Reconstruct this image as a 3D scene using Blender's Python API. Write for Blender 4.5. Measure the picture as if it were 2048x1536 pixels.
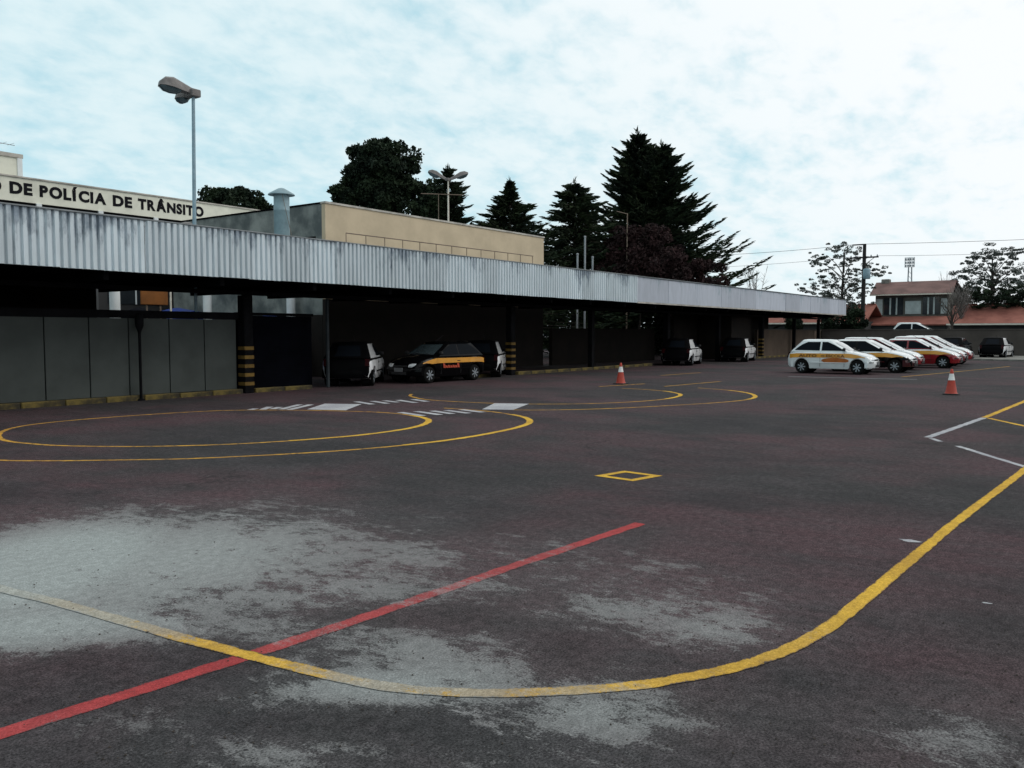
import bpy, bmesh, math, random
import numpy as np
from mathutils import Vector, Matrix, Quaternion

S = bpy.context.scene
for o in list(bpy.data.objects):
    bpy.data.objects.remove(o)
COL = S.collection
R = math.radians
random.seed(7)
RNG = np.random.default_rng(11)

# ------------------------------------------------------------------ camera
# world: +X runs along the long canopy, +Y points from the lot to the building
H_EYE, YAW, PITCH = 1.7, R(36.2), math.atan(102 / 1700)
cd = bpy.data.cameras.new('camera')
cam = bpy.data.objects.new('camera', cd)
COL.objects.link(cam)
cam.location = (0, 0, H_EYE)
cam.rotation_euler = (R(90) - PITCH, 0, YAW - R(90))
cd.sensor_width = 36
cd.lens = 36 * 1700 / 2048
cd.clip_start = 0.05
cd.clip_end = 3000
S.camera = cam

# ------------------------------------------------------------------ sky
SUN_AZ, SUN_EL = R(-52), R(44)          # azimuth in the world XY plane, from +X
w = bpy.data.worlds.new('World')
S.world = w
w.use_nodes = True
nt = w.node_tree
nt.nodes.clear()
def N(t, typ, **kw):
    n = t.nodes.new(typ)
    for k, v in kw.items():
        setattr(n, k, v)
    return n
def math_node(t, op, a, b=None, clamp=False):
    n = N(t, 'ShaderNodeMath', operation=op, use_clamp=clamp)
    for i, v in enumerate((a, b)):
        if v is None: continue
        if hasattr(v, 'is_output'): t.links.new(v, n.inputs[i])
        else: n.inputs[i].default_value = v
    return n.outputs[0]
def mixc(t, fac, a, b, blend='MIX'):
    n = N(t, 'ShaderNodeMix', data_type='RGBA', blend_type=blend)
    for i, v in ((0, fac), (6, a), (7, b)):
        if hasattr(v, 'is_output'): t.links.new(v, n.inputs[i])
        elif i == 0: n.inputs[0].default_value = v
        else: n.inputs[i].default_value = (*v, 1) if len(v) == 3 else v
    return n.outputs[2]
def mapr(t, v, a, b, c=0., d=1., smooth=True):
    n = N(t, 'ShaderNodeMapRange', interpolation_type='SMOOTHSTEP' if smooth else 'LINEAR')
    t.links.new(v, n.inputs[0])
    for i, x in enumerate((a, b, c, d)): n.inputs[i + 1].default_value = x
    return n.outputs[0]

sky = N(nt, 'ShaderNodeTexSky', sky_type='NISHITA')
sky.sun_disc = False
sky.sun_elevation = SUN_EL
sky.sun_rotation = R(90) - SUN_AZ
sky.altitude = 900
sky.dust_density = 2.0
tc = N(nt, 'ShaderNodeTexCoord')
sep = N(nt, 'ShaderNodeSeparateXYZ')
nt.links.new(tc.outputs['Generated'], sep.inputs[0])
zz = math_node(nt, 'ADD', math_node(nt, 'MAXIMUM', sep.outputs[2], 0.0), 0.32)
com = N(nt, 'ShaderNodeCombineXYZ')
nt.links.new(math_node(nt, 'DIVIDE', sep.outputs[0], zz), com.inputs[0])
nt.links.new(math_node(nt, 'DIVIDE', sep.outputs[1], zz), com.inputs[1])
mp = N(nt, 'ShaderNodeMapping')
nt.links.new(com.outputs[0], mp.inputs[0])
mp.inputs['Rotation'].default_value = (0, 0, R(10))
mp.inputs['Scale'].default_value = (1.75, 2.2, 1)
mp.inputs['Location'].default_value = (3.1, 1.7, 0)
n1 = N(nt, 'ShaderNodeTexNoise'); n1.inputs['Scale'].default_value = 0.9
n1.inputs['Detail'].default_value = 5; n1.inputs['Roughness'].default_value = 0.55
n2 = N(nt, 'ShaderNodeTexNoise'); n2.inputs['Scale'].default_value = 3.6
n2.inputs['Detail'].default_value = 5; n2.inputs['Roughness'].default_value = 0.6; n2.inputs['Distortion'].default_value = 0.15
for n in (n1, n2): nt.links.new(mp.outputs[0], n.inputs['Vector'])
dotn = N(nt, 'ShaderNodeVectorMath', operation='DOT_PRODUCT')
nt.links.new(tc.outputs['Generated'], dotn.inputs[0])
dotn.inputs[1].default_value = (math.cos(SUN_AZ) * math.cos(SUN_EL), math.sin(SUN_AZ) * math.cos(SUN_EL), math.sin(SUN_EL))
glow = mapr(nt, dotn.outputs['Value'], -0.10, 0.62)        # thin cloud is brighter towards the veiled sun
dens = math_node(nt, 'ADD', math_node(nt, 'MULTIPLY', n1.outputs[0], 0.42), math_node(nt, 'MULTIPLY', n2.outputs[0], 0.66))
dens = math_node(nt, 'ADD', dens, math_node(nt, 'MULTIPLY', glow, 0.17))
low = mapr(nt, sep.outputs[2], 0.0, 0.16, 0.10, 0.0)
dens = math_node(nt, 'ADD', dens, low)
n3 = N(nt, 'ShaderNodeTexNoise'); n3.inputs['Scale'].default_value = 9.0
n3.inputs['Detail'].default_value = 4; n3.inputs['Roughness'].default_value = 0.55; n3.inputs['Distortion'].default_value = 0.3
nt.links.new(mp.outputs[0], n3.inputs['Vector'])
dens = math_node(nt, 'ADD', dens, math_node(nt, 'MULTIPLY', math_node(nt, 'SUBTRACT', n3.outputs[0], 0.5), 0.44))
cover = mapr(nt, dens, 0.24, 0.74)
cloudcol = mixc(nt, glow, (7.5, 9.0, 9.4), (9.7, 10.0, 10.2))
skyblue = mixc(nt, 1.0, sky.outputs[0], (0.62, 1.32, 1.28), 'MULTIPLY')
skyblue = mixc(nt, 0.85, skyblue, (5.1, 7.8, 8.7))
final = mixc(nt, cover, skyblue, cloudcol)
bg = N(nt, 'ShaderNodeBackground')
bg.inputs['Strength'].default_value = 0.1
nt.links.new(final, bg.inputs[0])
wo = N(nt, 'ShaderNodeOutputWorld')
nt.links.new(bg.outputs[0], wo.inputs[0])

sd = bpy.data.lights.new('sun', 'SUN')
sd.energy = 0.9
sd.angle = R(25)
sd.color = (1, 0.96, 0.9)
sun = bpy.data.objects.new('sun', sd)
COL.objects.link(sun)
sdir = Vector((math.cos(SUN_AZ) * math.cos(SUN_EL), math.sin(SUN_AZ) * math.cos(SUN_EL), math.sin(SUN_EL)))
sun.rotation_euler = sdir.to_track_quat('Z', 'Y').to_euler()
sun.location = sdir * 40

S.view_settings.view_transform = 'Standard'
S.view_settings.look = 'None'
S.view_settings.exposure = 0.0
S.view_settings.gamma = 1.0
S.view_settings.use_curve_mapping = False

# ------------------------------------------------------------------ helpers
def tag(o, label=None, cat=None, group=None, kind=None):
    if label: o['label'] = label
    if cat: o['category'] = cat
    if group: o['group'] = group
    if kind: o['kind'] = kind
    return o
def thing(name, label, cat, loc=(0, 0, 0), rz=0, group=None):
    o = bpy.data.objects.new(name, None)
    COL.objects.link(o)
    o.empty_display_size = 0.2
    o.location = loc
    o.rotation_euler = (0, 0, rz)
    return tag(o, label, cat, group)
def copy_tree(o, parent=None):
    c = o.copy()
    COL.objects.link(c)
    c.parent = parent
    for ch in list(o.children):
        copy_tree(ch, c)
    return c
def obj_from(name, me, mat, parent=None):
    o = bpy.data.objects.new(name, me)
    COL.objects.link(o)
    if mat and not me.materials: me.materials.append(mat)
    if parent: o.parent = parent
    return o
def wloc(o):
    v = Vector((0, 0, 0))
    while o is not None:
        v += Vector(o.location)
        o = o.parent
    return v

class MB:
    def __init__(s): s.v, s.f = [], []
    def add(s, vs, fs):
        n = len(s.v)
        s.v += [tuple(p) for p in vs]
        s.f += [tuple(i + n for i in f) for f in fs]
        return s
    def box(s, x0, x1, y0, y1, z0, z1):
        return s.add([(x0, y0, z0), (x1, y0, z0), (x1, y1, z0), (x0, y1, z0), (x0, y0, z1), (x1, y0, z1), (x1, y1, z1), (x0, y1, z1)],
                     [(0, 3, 2, 1), (4, 5, 6, 7), (0, 1, 5, 4), (1, 2, 6, 5), (2, 3, 7, 6), (3, 0, 4, 7)])
    def bbox(s, x0, x1, y0, y1, z0, z1, b=0.02):
        bm = bmesh.new()
        bmesh.ops.create_cube(bm, size=1)
        for v in bm.verts:
            v.co = Vector(((x0 + x1) / 2 + v.co.x * (x1 - x0), (y0 + y1) / 2 + v.co.y * (y1 - y0), (z0 + z1) / 2 + v.co.z * (z1 - z0)))
        bmesh.ops.bevel(bm, geom=bm.edges[:], offset=b, segments=1, affect='EDGES')
        bm.verts.index_update()
        s.add([v.co for v in bm.verts], [[v.index for v in f.verts] for f in bm.faces])
        bm.free()
        return s
    def tube(s, pts, r, n=8, cap=True):
        pts = [Vector(p) for p in pts]
        rs = r if isinstance(r, (list, tuple)) else [r] * len(pts)
        vs, fs = [], []
        for i, p in enumerate(pts):
            d = (pts[min(i + 1, len(pts) - 1)] - pts[max(i - 1, 0)]).normalized()
            a = d.cross(Vector((0, 0, 1)))
            if a.length < 1e-3: a = Vector((1, 0, 0))
            a.normalize()
            b = d.cross(a)
            for k in range(n):
                t = 2 * math.pi * k / n
                vs.append(p + a * math.cos(t) * rs[i] + b * math.sin(t) * rs[i])
        for i in range(len(pts) - 1):
            for k in range(n):
                k2 = (k + 1) % n
                fs.append((i * n + k, i * n + k2, (i + 1) * n + k2, (i + 1) * n + k))
        if cap:
            fs.append(tuple(range(n))[::-1])
            fs.append(tuple((len(pts) - 1) * n + k for k in range(n)))
        return s.add(vs, fs)
    def lathe(s, prof, c=(0, 0, 0), n=20, axis='z'):
        vs, fs = [], []
        for (r, h) in prof:
            for k in range(n):
                t = 2 * math.pi * k / n
                p = (r * math.cos(t), r * math.sin(t), h)
                if axis == 'y': p = (p[0], p[2], p[1])
                vs.append((c[0] + p[0], c[1] + p[1], c[2] + p[2]))
        for i in range(len(prof) - 1):
            for k in range(n):
                k2 = (k + 1) % n
                fs.append((i * n + k, i * n + k2, (i + 1) * n + k2, (i + 1) * n + k))
        fs.append(tuple(range(n))[::-1])
        fs.append(tuple((len(prof) - 1) * n + k for k in range(n)))
        return s.add(vs, fs)
    def loft(s, rings, close=True, cap=True):
        n = len(rings[0])
        vs = [p for r_ in rings for p in r_]
        fs = []
        for i in range(len(rings) - 1):
            for k in range(n if close else n - 1):
                k2 = (k + 1) % n
                fs.append((i * n + k, i * n + k2, (i + 1) * n + k2, (i + 1) * n + k))
        if cap:
            fs.append(tuple(range(n))[::-1])
            fs.append(tuple((len(rings) - 1) * n + k for k in range(n)))
        return s.add(vs, fs)
    def prism(s, poly, off):
        """poly: list of 3-D points, extruded by vector off"""
        n = len(poly)
        off = Vector(off)
        vs = [Vector(p) for p in poly] + [Vector(p) + off for p in poly]
        fs = [tuple(range(n))[::-1], tuple(range(n, 2 * n))] + [(i, (i + 1) % n, (i + 1) % n + n, i + n) for i in range(n)]
        return s.add(vs, fs)
    def mesh(s, name, off=(0, 0, 0), smooth=None):
        me = bpy.data.meshes.new(name)
        me.from_pydata([(p[0] - off[0], p[1] - off[1], p[2] - off[2]) for p in s.v], [], s.f)
        bm = bmesh.new()
        bm.from_mesh(me)
        bmesh.ops.recalc_face_normals(bm, faces=bm.faces[:])
        bm.to_mesh(me)
        bm.free()
        if smooth:
            me.polygons.foreach_set('use_smooth', [True] * len(me.polygons))
            me.set_sharp_from_angle(angle=R(smooth))
        return me
    def build(s, name, mat, parent=None, smooth=None):
        off = wloc(parent) if parent else (0, 0, 0)
        return obj_from(name, s.mesh(name, off, smooth), mat, parent)

def quads_mesh(name, V, mat, parent=None):
    """V: (n,4,3) array of quads, as one mesh"""
    V = np.asarray(V, dtype=np.float32)
    if parent is not None: V = V - np.array(wloc(parent), dtype=np.float32)
    n = len(V)
    me = bpy.data.meshes.new(name)
    me.vertices.add(n * 4)
    me.vertices.foreach_set('co', V.reshape(-1))
    me.loops.add(n * 4)
    me.loops.foreach_set('vertex_index', np.arange(n * 4, dtype=np.int32))
    me.polygons.add(n)
    me.polygons.foreach_set('loop_start', np.arange(0, n * 4, 4, dtype=np.int32))
    me.polygons.foreach_set('loop_total', np.full(n, 4, dtype=np.int32))
    me.update(calc_edges=True)
    me.validate()
    return obj_from(name, me, mat, parent)

# ------------------------------------------------------------------ materials
def pmat(name, col, rough=0.7, var=0.18, scale=3.0, metal=0.0, bump=0.0, bscale=40.0, spec=0.4, coat=0.0, col2=None, detail=5, stretch=None):
    m = bpy.data.materials.new(name)
    m.use_nodes = True
    t = m.node_tree
    b = t.nodes['Principled BSDF']
    tcn = N(t, 'ShaderNodeTexCoord')
    vec = tcn.outputs['Object']
    if stretch:
        mpn = N(t, 'ShaderNodeMapping')
        mpn.inputs['Scale'].default_value = stretch
        t.links.new(vec, mpn.inputs[0])
        vec = mpn.outputs[0]
    nn = N(t, 'ShaderNodeTexNoise')
    nn.inputs['Scale'].default_value = scale
    nn.inputs['Detail'].default_value = detail
    nn.inputs['Roughness'].default_value = 0.6
    t.links.new(vec, nn.inputs['Vector'])
    c2 = col2 if col2 else tuple(min(1, c * (1 + var)) for c in col)
    c1 = tuple(c * (1 - var) for c in col) if not col2 else col
    fac = mapr(t, nn.outputs[0], 0.33, 0.67)
    t.links.new(mixc(t, fac, c1, c2), b.inputs['Base Color'])
    b.inputs['Roughness'].default_value = rough
    b.inputs['Metallic'].default_value = metal
    b.inputs['Specular IOR Level'].default_value = spec
    b.inputs['Coat Weight'].default_value = coat
    b.inputs['Coat Roughness'].default_value = 0.04
    if bump:
        bn = N(t, 'ShaderNodeTexNoise')
        bn.inputs['Scale'].default_value = bscale
        bn.inputs['Detail'].default_value = 4
        t.links.new(tcn.outputs['Object'], bn.inputs['Vector'])
        bp = N(t, 'ShaderNodeBump')
        bp.inputs['Strength'].default_value = bump
        bp.inputs['Distance'].default_value = 0.01
        t.links.new(bn.outputs[0], bp.inputs['Height'])
        t.links.new(bp.outputs[0], b.inputs['Normal'])
    return m

def dusty(name, col, col2, paint=False, wear=0.0, rough=0.9):
    """asphalt (paint=False) or road paint; pale mineral dust lies where the 'dust' attribute is high"""
    m = bpy.data.materials.new(name)
    m.use_nodes = True
    t = m.node_tree
    b = t.nodes['Principled BSDF']
    geo = N(t, 'ShaderNodeNewGeometry')
    pos = geo.outputs['Position']
    def noise(scale, det=5, rg=0.6, off=0, st=None):
        mpn = N(t, 'ShaderNodeMapping')
        mpn.inputs['Location'].default_value = (off, off * 1.7, 0)
        if st:
            mpn.inputs['Rotation'].default_value = (0, 0, R(90 - 36.2) )
            mpn.inputs['Scale'].default_value = st
        t.links.new(pos, mpn.inputs[0])
        n = N(t, 'ShaderNodeTexNoise')
        n.inputs['Scale'].default_value = scale
        n.inputs['Detail'].default_value = det
        n.inputs['Roughness'].default_value = rg
        t.links.new(mpn.outputs[0], n.inputs['Vector'])
        return n.outputs[0]
    big = noise(0.22, 4, 0.6, 3)
    mid = noise(1.1, 6, 0.65, 9)
    fine = noise(85, 3, 0.7, 1)
    grain = noise(240, 2, 0.6, 5)
    asph = mixc(t, mapr(t, big, 0.38, 0.60), (0.033, 0.0315, 0.032), (0.062, 0.037, 0.041))
    asph = mixc(t, math_node(t, 'MULTIPLY', mapr(t, noise(0.42, 6, .65, 9, (1.0, .6, 1)), 0.46, 0.64), 0.75), asph, (0.024, 0.0235, 0.025))
    asph = mixc(t, math_node(t, 'MULTIPLY', mapr(t, noise(0.55, 6, 0.7, 21), 0.52, 0.75), 0.4), asph, (0.064, 0.060, 0.062))
    ms = noise(2.6, 7, 0.75, 41, (1.0, 0.45, 1))
    asph = mixc(t, math_node(t, 'MULTIPLY', mapr(t, ms, 0.40, 0.68), 0.45), asph, (0.062, 0.052, 0.055))
    asph = mixc(t, math_node(t, 'MULTIPLY', mapr(t, noise(1.7, 7, 0.75, 47, (1.0, 0.5, 1)), 0.52, 0.70), 0.55), asph, (0.026, 0.025, 0.026))
    # hairline cracks and a few oil drips
    wob = N(t, 'ShaderNodeVectorMath', operation='ADD')
    t.links.new(pos, wob.inputs[0])
    wn_ = N(t, 'ShaderNodeTexNoise'); wn_.inputs['Scale'].default_value = 1.3; wn_.inputs['Detail'].default_value = 6
    t.links.new(pos, wn_.inputs['Vector'])
    t.links.new(wn_.outputs['Color'], wob.inputs[1])
    vc = N(t, 'ShaderNodeTexVoronoi', feature='DISTANCE_TO_EDGE')
    vc.inputs['Scale'].default_value = 0.42
    t.links.new(wob.outputs[0], vc.inputs['Vector'])
    crack = math_node(t, 'MULTIPLY', mapr(t, vc.outputs['Distance'], 0.0015, 0.006, 1.0, 0.0), mapr(t, noise(0.35, 3, .5, 61), 0.50, 0.62))
    asph = mixc(t, math_node(t, 'MULTIPLY', crack, 0.6), asph, (0.012, 0.012, 0.012))
    vo = N(t, 'ShaderNodeTexVoronoi')
    vo.inputs['Scale'].default_value = 0.55
    t.links.new(wob.outputs[0], vo.inputs['Vector'])
    asph = mixc(t, math_node(t, 'MULTIPLY', mapr(t, vo.outputs['Distance'], 0.04, 0.16, 0.6, 0.0), mapr(t, mid, .4, .6)), asph, (0.014, 0.014, 0.015))
    speck = math_node(t, 'MULTIPLY', mapr(t, fine, 0.3, 0.7, 0.40, 1.65), mapr(t, noise(15, 6, .75, 51), 0.30, 0.70, 0.62, 1.40))
    gr = mapr(t, grain, 0.3, 0.7, 0.7, 1.3)
    sp = N(t, 'ShaderNodeCombineColor')
    pr = math_node(t, 'MULTIPLY', speck, gr)
    for i in range(3): t.links.new(pr, sp.inputs[i])
    asph = mixc(t, 1.0, asph, sp.outputs[0], 'MULTIPLY')
    base = asph
    if paint:
        ed = N(t, 'ShaderNodeAttribute', attribute_name='edge')
        pc = mixc(t, mapr(t, mid, 0.35, 0.65), col, col2)
        pc = mixc(t, 0.4, pc, mixc(t, 1.0, pc, sp.outputs[0], 'MULTIPLY'))
        wn = math_node(t, 'ADD', math_node(t, 'MULTIPLY', fine, 0.5), math_node(t, 'MULTIPLY', noise(6, 5, 0.7, 2), 0.6))
        wn = math_node(t, 'ADD', wn, mapr(t, math_node(t, 'ABSOLUTE', ed.outputs['Fac']), 0.62, 1.0, 0.0, 0.20, False))
        wf = mapr(t, wn, 0.70 - wear, 0.82 - wear * 0.6)
        base = mixc(t, wf, pc, asph)
    at = N(t, 'ShaderNodeAttribute', attribute_name='dust')
    D = at.outputs['Fac']
    st_ = (1.0, 0.62, 1)
    B = math_node(t, 'ADD', math_node(t, 'MULTIPLY', noise(1.15, 9, 0.70, 14, st_), 0.42), math_node(t, 'MULTIPLY', noise(4.6, 9, 0.75, 4, st_), 0.58))
    B = mapr(t, B, 0.36, 0.64, 0.0, 1.0, False)
    dm = math_node(t, 'SUBTRACT', math_node(t, 'MULTIPLY', D, 1.22), B)
    gn = math_node(t, 'ADD', math_node(t, 'MULTIPLY', fine, .5), math_node(t, 'MULTIPLY', noise(22, 6, .78, 8, st_), .7))
    dm = math_node(t, 'ADD', dm, math_node(t, 'MULTIPLY', math_node(t, 'SUBTRACT', gn, 0.6), 1.35))
    cov = mapr(t, dm, -0.08, 0.30)
    cov = math_node(t, 'MULTIPLY', cov, mapr(t, D, 0.05, 0.95, 0.32, 0.93, False))
    # denser crusts: small pale flecks inside the dusty area
    fl_ = mapr(t, math_node(t, 'ADD', noise(2.3, 9, .7, 71, (1.0, 0.42, 1)), math_node(t, 'MULTIPLY', math_node(t, 'SUBTRACT', gn, 0.6), 0.25)), 0.575, 0.65)
    fl_ = math_node(t, 'MULTIPLY', fl_, mapr(t, D, 0.12, 0.45, 0.0, 0.85))
    cov = math_node(t, 'MAXIMUM', cov, fl_)
    haze_ = math_node(t, 'MULTIPLY', mapr(t, D, 0.0, 1.0, 0.0, 0.30, False), mapr(t, gn, 0.45, 0.75, 0.4, 1.0))
    cov = math_node(t, 'MAXIMUM', cov, haze_)
    if paint: cov = math_node(t, 'MULTIPLY', cov, 1.0)
    dcol = mixc(t, mapr(t, at.outputs['Fac'], 0.3, 1.1), (0.205, 0.20, 0.198), (0.29, 0.315, 0.305))
    dcol = mixc(t, 0.45, dcol, mixc(t, 1.0, dcol, sp.outputs[0], 'MULTIPLY'))
    # small pits where the dark aggregate shows through the dust
    vor = N(t, 'ShaderNodeTexVoronoi')
    vor.inputs['Scale'].default_value = 5.5
    t.links.new(pos, vor.inputs['Vector'])
    pit = mapr(t, vor.outputs['Distance'], 0.035, 0.075, 0.0, 1.0)
    cov = math_node(t, 'MULTIPLY', cov, pit)
    base = mixc(t, cov, base, dcol)
    t.links.new(base, b.inputs['Base Color'])
    b.inputs['Roughness'].default_value = rough
    b.inputs['Specular IOR Level'].default_value = 0.10
    bp = N(t, 'ShaderNodeBump')
    bp.inputs['Strength'].default_value = 0.55
    bp.inputs['Distance'].default_value = 0.006
    t.links.new(math_node(t, 'ADD', fine, math_node(t, 'MULTIPLY', grain, 0.5)), bp.inputs['Height'])
    t.links.new(bp.outputs[0], b.inputs['Normal'])
    return m

M = {}
M['asphalt'] = dusty('asphalt', (0, 0, 0), (0, 0, 0))
M['yellow_paint'] = dusty('yellow_paint', (0.60, 0.36, 0.045), (0.43, 0.25, 0.04), True, 0.07)
M['old_yellow'] = dusty('worn_yellow_paint', (0.55, 0.30, 0.04), (0.36, 0.19, 0.04), True, 0.18)
M['red_paint'] = dusty('red_paint', (0.36, 0.05, 0.05), (0.25, 0.04, 0.042), True, 0.08)
M['white_paint'] = dusty('white_road_paint', (0.42, 0.42, 0.43), (0.31, 0.31, 0.33), True, 0.08)
M['earth'] = pmat('earth', (0.10, 0.085, 0.06), 0.95, 0.3, 0.3)
M['street'] = pmat('street', (0.06, 0.058, 0.056), 0.9, 0.2, 0.5)
M['concrete'] = pmat('concrete', (0.16, 0.155, 0.14), 0.9, 0.3, 2.0, bump=0.3)
M['cream'] = pmat('cream_render', (0.66, 0.66, 0.56), 0.85, 0.10, 1.4, bump=0.15)
M['tan'] = pmat('tan_render', (0.50, 0.41, 0.285), 0.9, 0.09, 0.8, bump=0.25, bscale=18)
M['coping'] = pmat('coping', (0.40, 0.38, 0.34), 0.85, 0.25, 2.0)
M['grey_render'] = pmat('stained_grey_render', (0.085, 0.10, 0.10), 0.9, 0.3, 0.9, col2=(0.27, 0.29, 0.27), detail=8)
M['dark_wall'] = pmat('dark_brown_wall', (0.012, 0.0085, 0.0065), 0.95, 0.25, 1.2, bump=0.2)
M['brown_wall'] = pmat('brown_wall', (0.085, 0.060, 0.042), 0.92, 0.2, 0.7, bump=0.3, bscale=14)
M['grey_brown_wall'] = pmat('grey_brown_wall', (0.066, 0.055, 0.048), 0.92, 0.18, 0.6, bump=0.3, bscale=14)
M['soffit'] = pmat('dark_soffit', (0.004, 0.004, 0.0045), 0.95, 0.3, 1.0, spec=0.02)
M['black_steel'] = pmat('black_steel', (0.006, 0.006, 0.007), 0.8, 0.3, 3.0, spec=0.05)
M['roof_sheet'] = pmat('canopy_roof_sheet', (0.22, 0.24, 0.25), 0.6, 0.2, 1.0)
M['board'] = pmat('grey_board', (0.060, 0.068, 0.064), 0.85, 0.14, 0.9, bump=0.05, spec=0.15)
M['shaded_wall'] = pmat('shaded_wall_grey', (0.06, 0.065, 0.068), 0.8, 0.1, 0.9)
M['kerb_yellow'] = pmat('kerb_yellow', (0.15, 0.11, 0.028), 0.9, 0.3, 3.0, col2=(0.03, 0.025, 0.015), detail=8)
M['band_yellow'] = pmat('band_yellow', (0.13, 0.075, 0.012), 0.8, 0.3, 5.0)
M['galv'] = pmat('galvanised_pipe', (0.20, 0.29, 0.32), 0.5, 0.15, 3.0, metal=0.15)
M['pole'] = pmat('pole_grey', (0.22, 0.32, 0.37), 0.5, 0.15, 3.0, metal=0.2)
M['dim_post'] = pmat('dim_post', (0.035, 0.042, 0.047), 0.7, 0.2, 3.0, spec=0.1)
M['lamp_shell'] = pmat('lamp_shell', (0.15, 0.14, 0.135), 0.55, 0.2, 6.0)
M['lamp_glass'] = pmat('lamp_glass', (0.05, 0.085, 0.10), 0.12, 0.2, 6.0, coat=0.5)
M['lamp_pale'] = pmat('lamp_pale', (0.62, 0.58, 0.50), 0.5, 0.1, 6.0)
M['letter'] = pmat('black_letter', (0.008, 0.008, 0.011), 0.8, 0.2, 4.0, spec=0.1)
M['rail'] = pmat('rail_brown', (0.16, 0.12, 0.09), 0.7, 0.2, 4.0)
M['white_col'] = pmat('white_column', (0.70, 0.74, 0.74), 0.7, 0.08, 2.0)
M['orange'] = pmat('orange_sheet', (0.20, 0.07, 0.010), 0.7, 0.15, 3.0)
M['blue_tarp'] = pmat('blue_tarp', (0.012, 0.04, 0.22), 0.5, 0.25, 1.5)
M['navy'] = pmat('navy_sheet', (0.003, 0.0035, 0.006), 0.95, 0.25, 1.5, spec=0.05)
M['bark'] = pmat('bark', (0.045, 0.036, 0.03), 0.95, 0.35, 5.0, bump=0.5)
M['pale_bark'] = pmat('pale_bark', (0.16, 0.14, 0.13), 0.95, 0.3, 5.0)
M['wood_pole'] = pmat('dark_wood_pole', (0.020, 0.018, 0.018), 0.9, 0.3, 4.0)
M['fol_dark'] = pmat('foliage_dark', (0.007, 0.013, 0.009), 0.8, 0.5, 0.7, spec=0.15, col2=(0.022, 0.036, 0.017))
M['fol_conifer'] = pmat('foliage_conifer', (0.010, 0.017, 0.012), 0.8, 0.5, 0.6, spec=0.15, col2=(0.028, 0.042, 0.018))
M['fol_red'] = pmat('foliage_red', (0.014, 0.010, 0.010), 0.8, 0.5, 0.9, spec=0.1, col2=(0.038, 0.019, 0.019))
M['fol_grey'] = pmat('foliage_grey_green', (0.035, 0.042, 0.036), 0.7, 0.5, 0.9, spec=0.2, col2=(0.12, 0.14, 0.125))
M['fol_yellow'] = pmat('foliage_yellow', (0.10, 0.085, 0.02), 0.8, 0.4, 0.9, spec=0.2)
M['tile'] = pmat('red_roof_tile', (0.19, 0.062, 0.046), 0.85, 0.25, 0.6, bump=0.3, bscale=6, col2=(0.30, 0.11, 0.08), detail=8)
M['tile_brown'] = pmat('brown_roof_tile', (0.10, 0.052, 0.046), 0.85, 0.25, 0.8, bump=0.3, bscale=6, col2=(0.17, 0.092, 0.08))
M['house_wall'] = pmat('house_wall', (0.095, 0.098, 0.086), 0.9, 0.2, 0.8)
M['house_dark'] = pmat('house_dark_wall', (0.035, 0.035, 0.035), 0.9, 0.2, 0.8)
M['shutter'] = pmat('pale_shutter', (0.36, 0.43, 0.43), 0.7, 0.12, 2.0)
M['win_dark'] = pmat('dark_window', (0.02, 0.025, 0.03), 0.12, 0.2, 2.0, spec=0.5)
M['metal_grey'] = pmat('metal_grey', (0.25, 0.27, 0.29), 0.5, 0.15, 3.0, metal=0.3)
M['cone_red'] = pmat('cone_red', (0.36, 0.034, 0.016), 0.55, 0.15, 5.0)
M['cone_white'] = pmat('cone_white', (0.72, 0.72, 0.70), 0.5, 0.1, 5.0)
M['cone_base'] = pmat('cone_base', (0.02, 0.018, 0.018), 0.8, 0.2, 5.0)
# cars
def paint(name, col, spec=0.25): return pmat(name, col, 0.10, 0.05, 2.0, spec=spec, coat=0.0 if spec < .2 else 0.5)
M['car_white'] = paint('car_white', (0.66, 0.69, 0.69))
M['car_black'] = paint('car_black', (0.003, 0.003, 0.0035), 0.10)
M['car_tail'] = pmat('car_tail_black', (0.0025, 0.0025, 0.003), 0.5, 0.1, 2.0, spec=0.03)
M['car_red'] = paint('car_red', (0.20, 0.012, 0.016))
M['car_wine'] = paint('car_wine', (0.045, 0.010, 0.012))
M['car_silver'] = paint('car_silver', (0.80, 0.81, 0.82))
M['glass'] = pmat('car_glass', (0.006, 0.008, 0.011), 0.05, 0.1, 2.0, spec=0.03)
M['screen'] = pmat('windscreen_glass', (0.06, 0.085, 0.095), 0.03, 0.1, 2.0, spec=1.0, coat=1.0)
M['rubber'] = pmat('rubber', (0.008, 0.008, 0.008), 0.9, 0.2, 8.0, spec=0.08)
M['rim'] = pmat('rim', (0.30, 0.33, 0.36), 0.4, 0.1, 8.0, metal=0.5)
M['trim'] = pmat('black_trim', (0.015, 0.015, 0.016), 0.7, 0.2, 8.0, spec=0.3)
M['band'] = pmat('yellow_band', (0.62, 0.28, 0.03), 0.4, 0.12, 3.0, coat=0.5)
M['band_text'] = pmat('band_lettering', (0.13, 0.05, 0.012), 0.6, 0.1, 3.0)
M['logo_oval'] = pmat('logo_oval', (0.36, 0.10, 0.012), 0.45, 0.15, 4.0, coat=0.4)
M['logo_red'] = pmat('logo_red', (0.40, 0.055, 0.02), 0.45, 0.15, 4.0)
M['head_lamp'] = pmat('headlamp', (0.62, 0.65, 0.67), 0.08, 0.1, 6.0, coat=1.0)
M['tail_lamp'] = pmat('tail_lamp', (0.022, 0.002, 0.003), 0.3, 0.1, 6.0, spec=0.08)
M['plate'] = pmat('number_plate', (0.12, 0.125, 0.13), 0.5, 0.1, 6.0)

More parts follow.
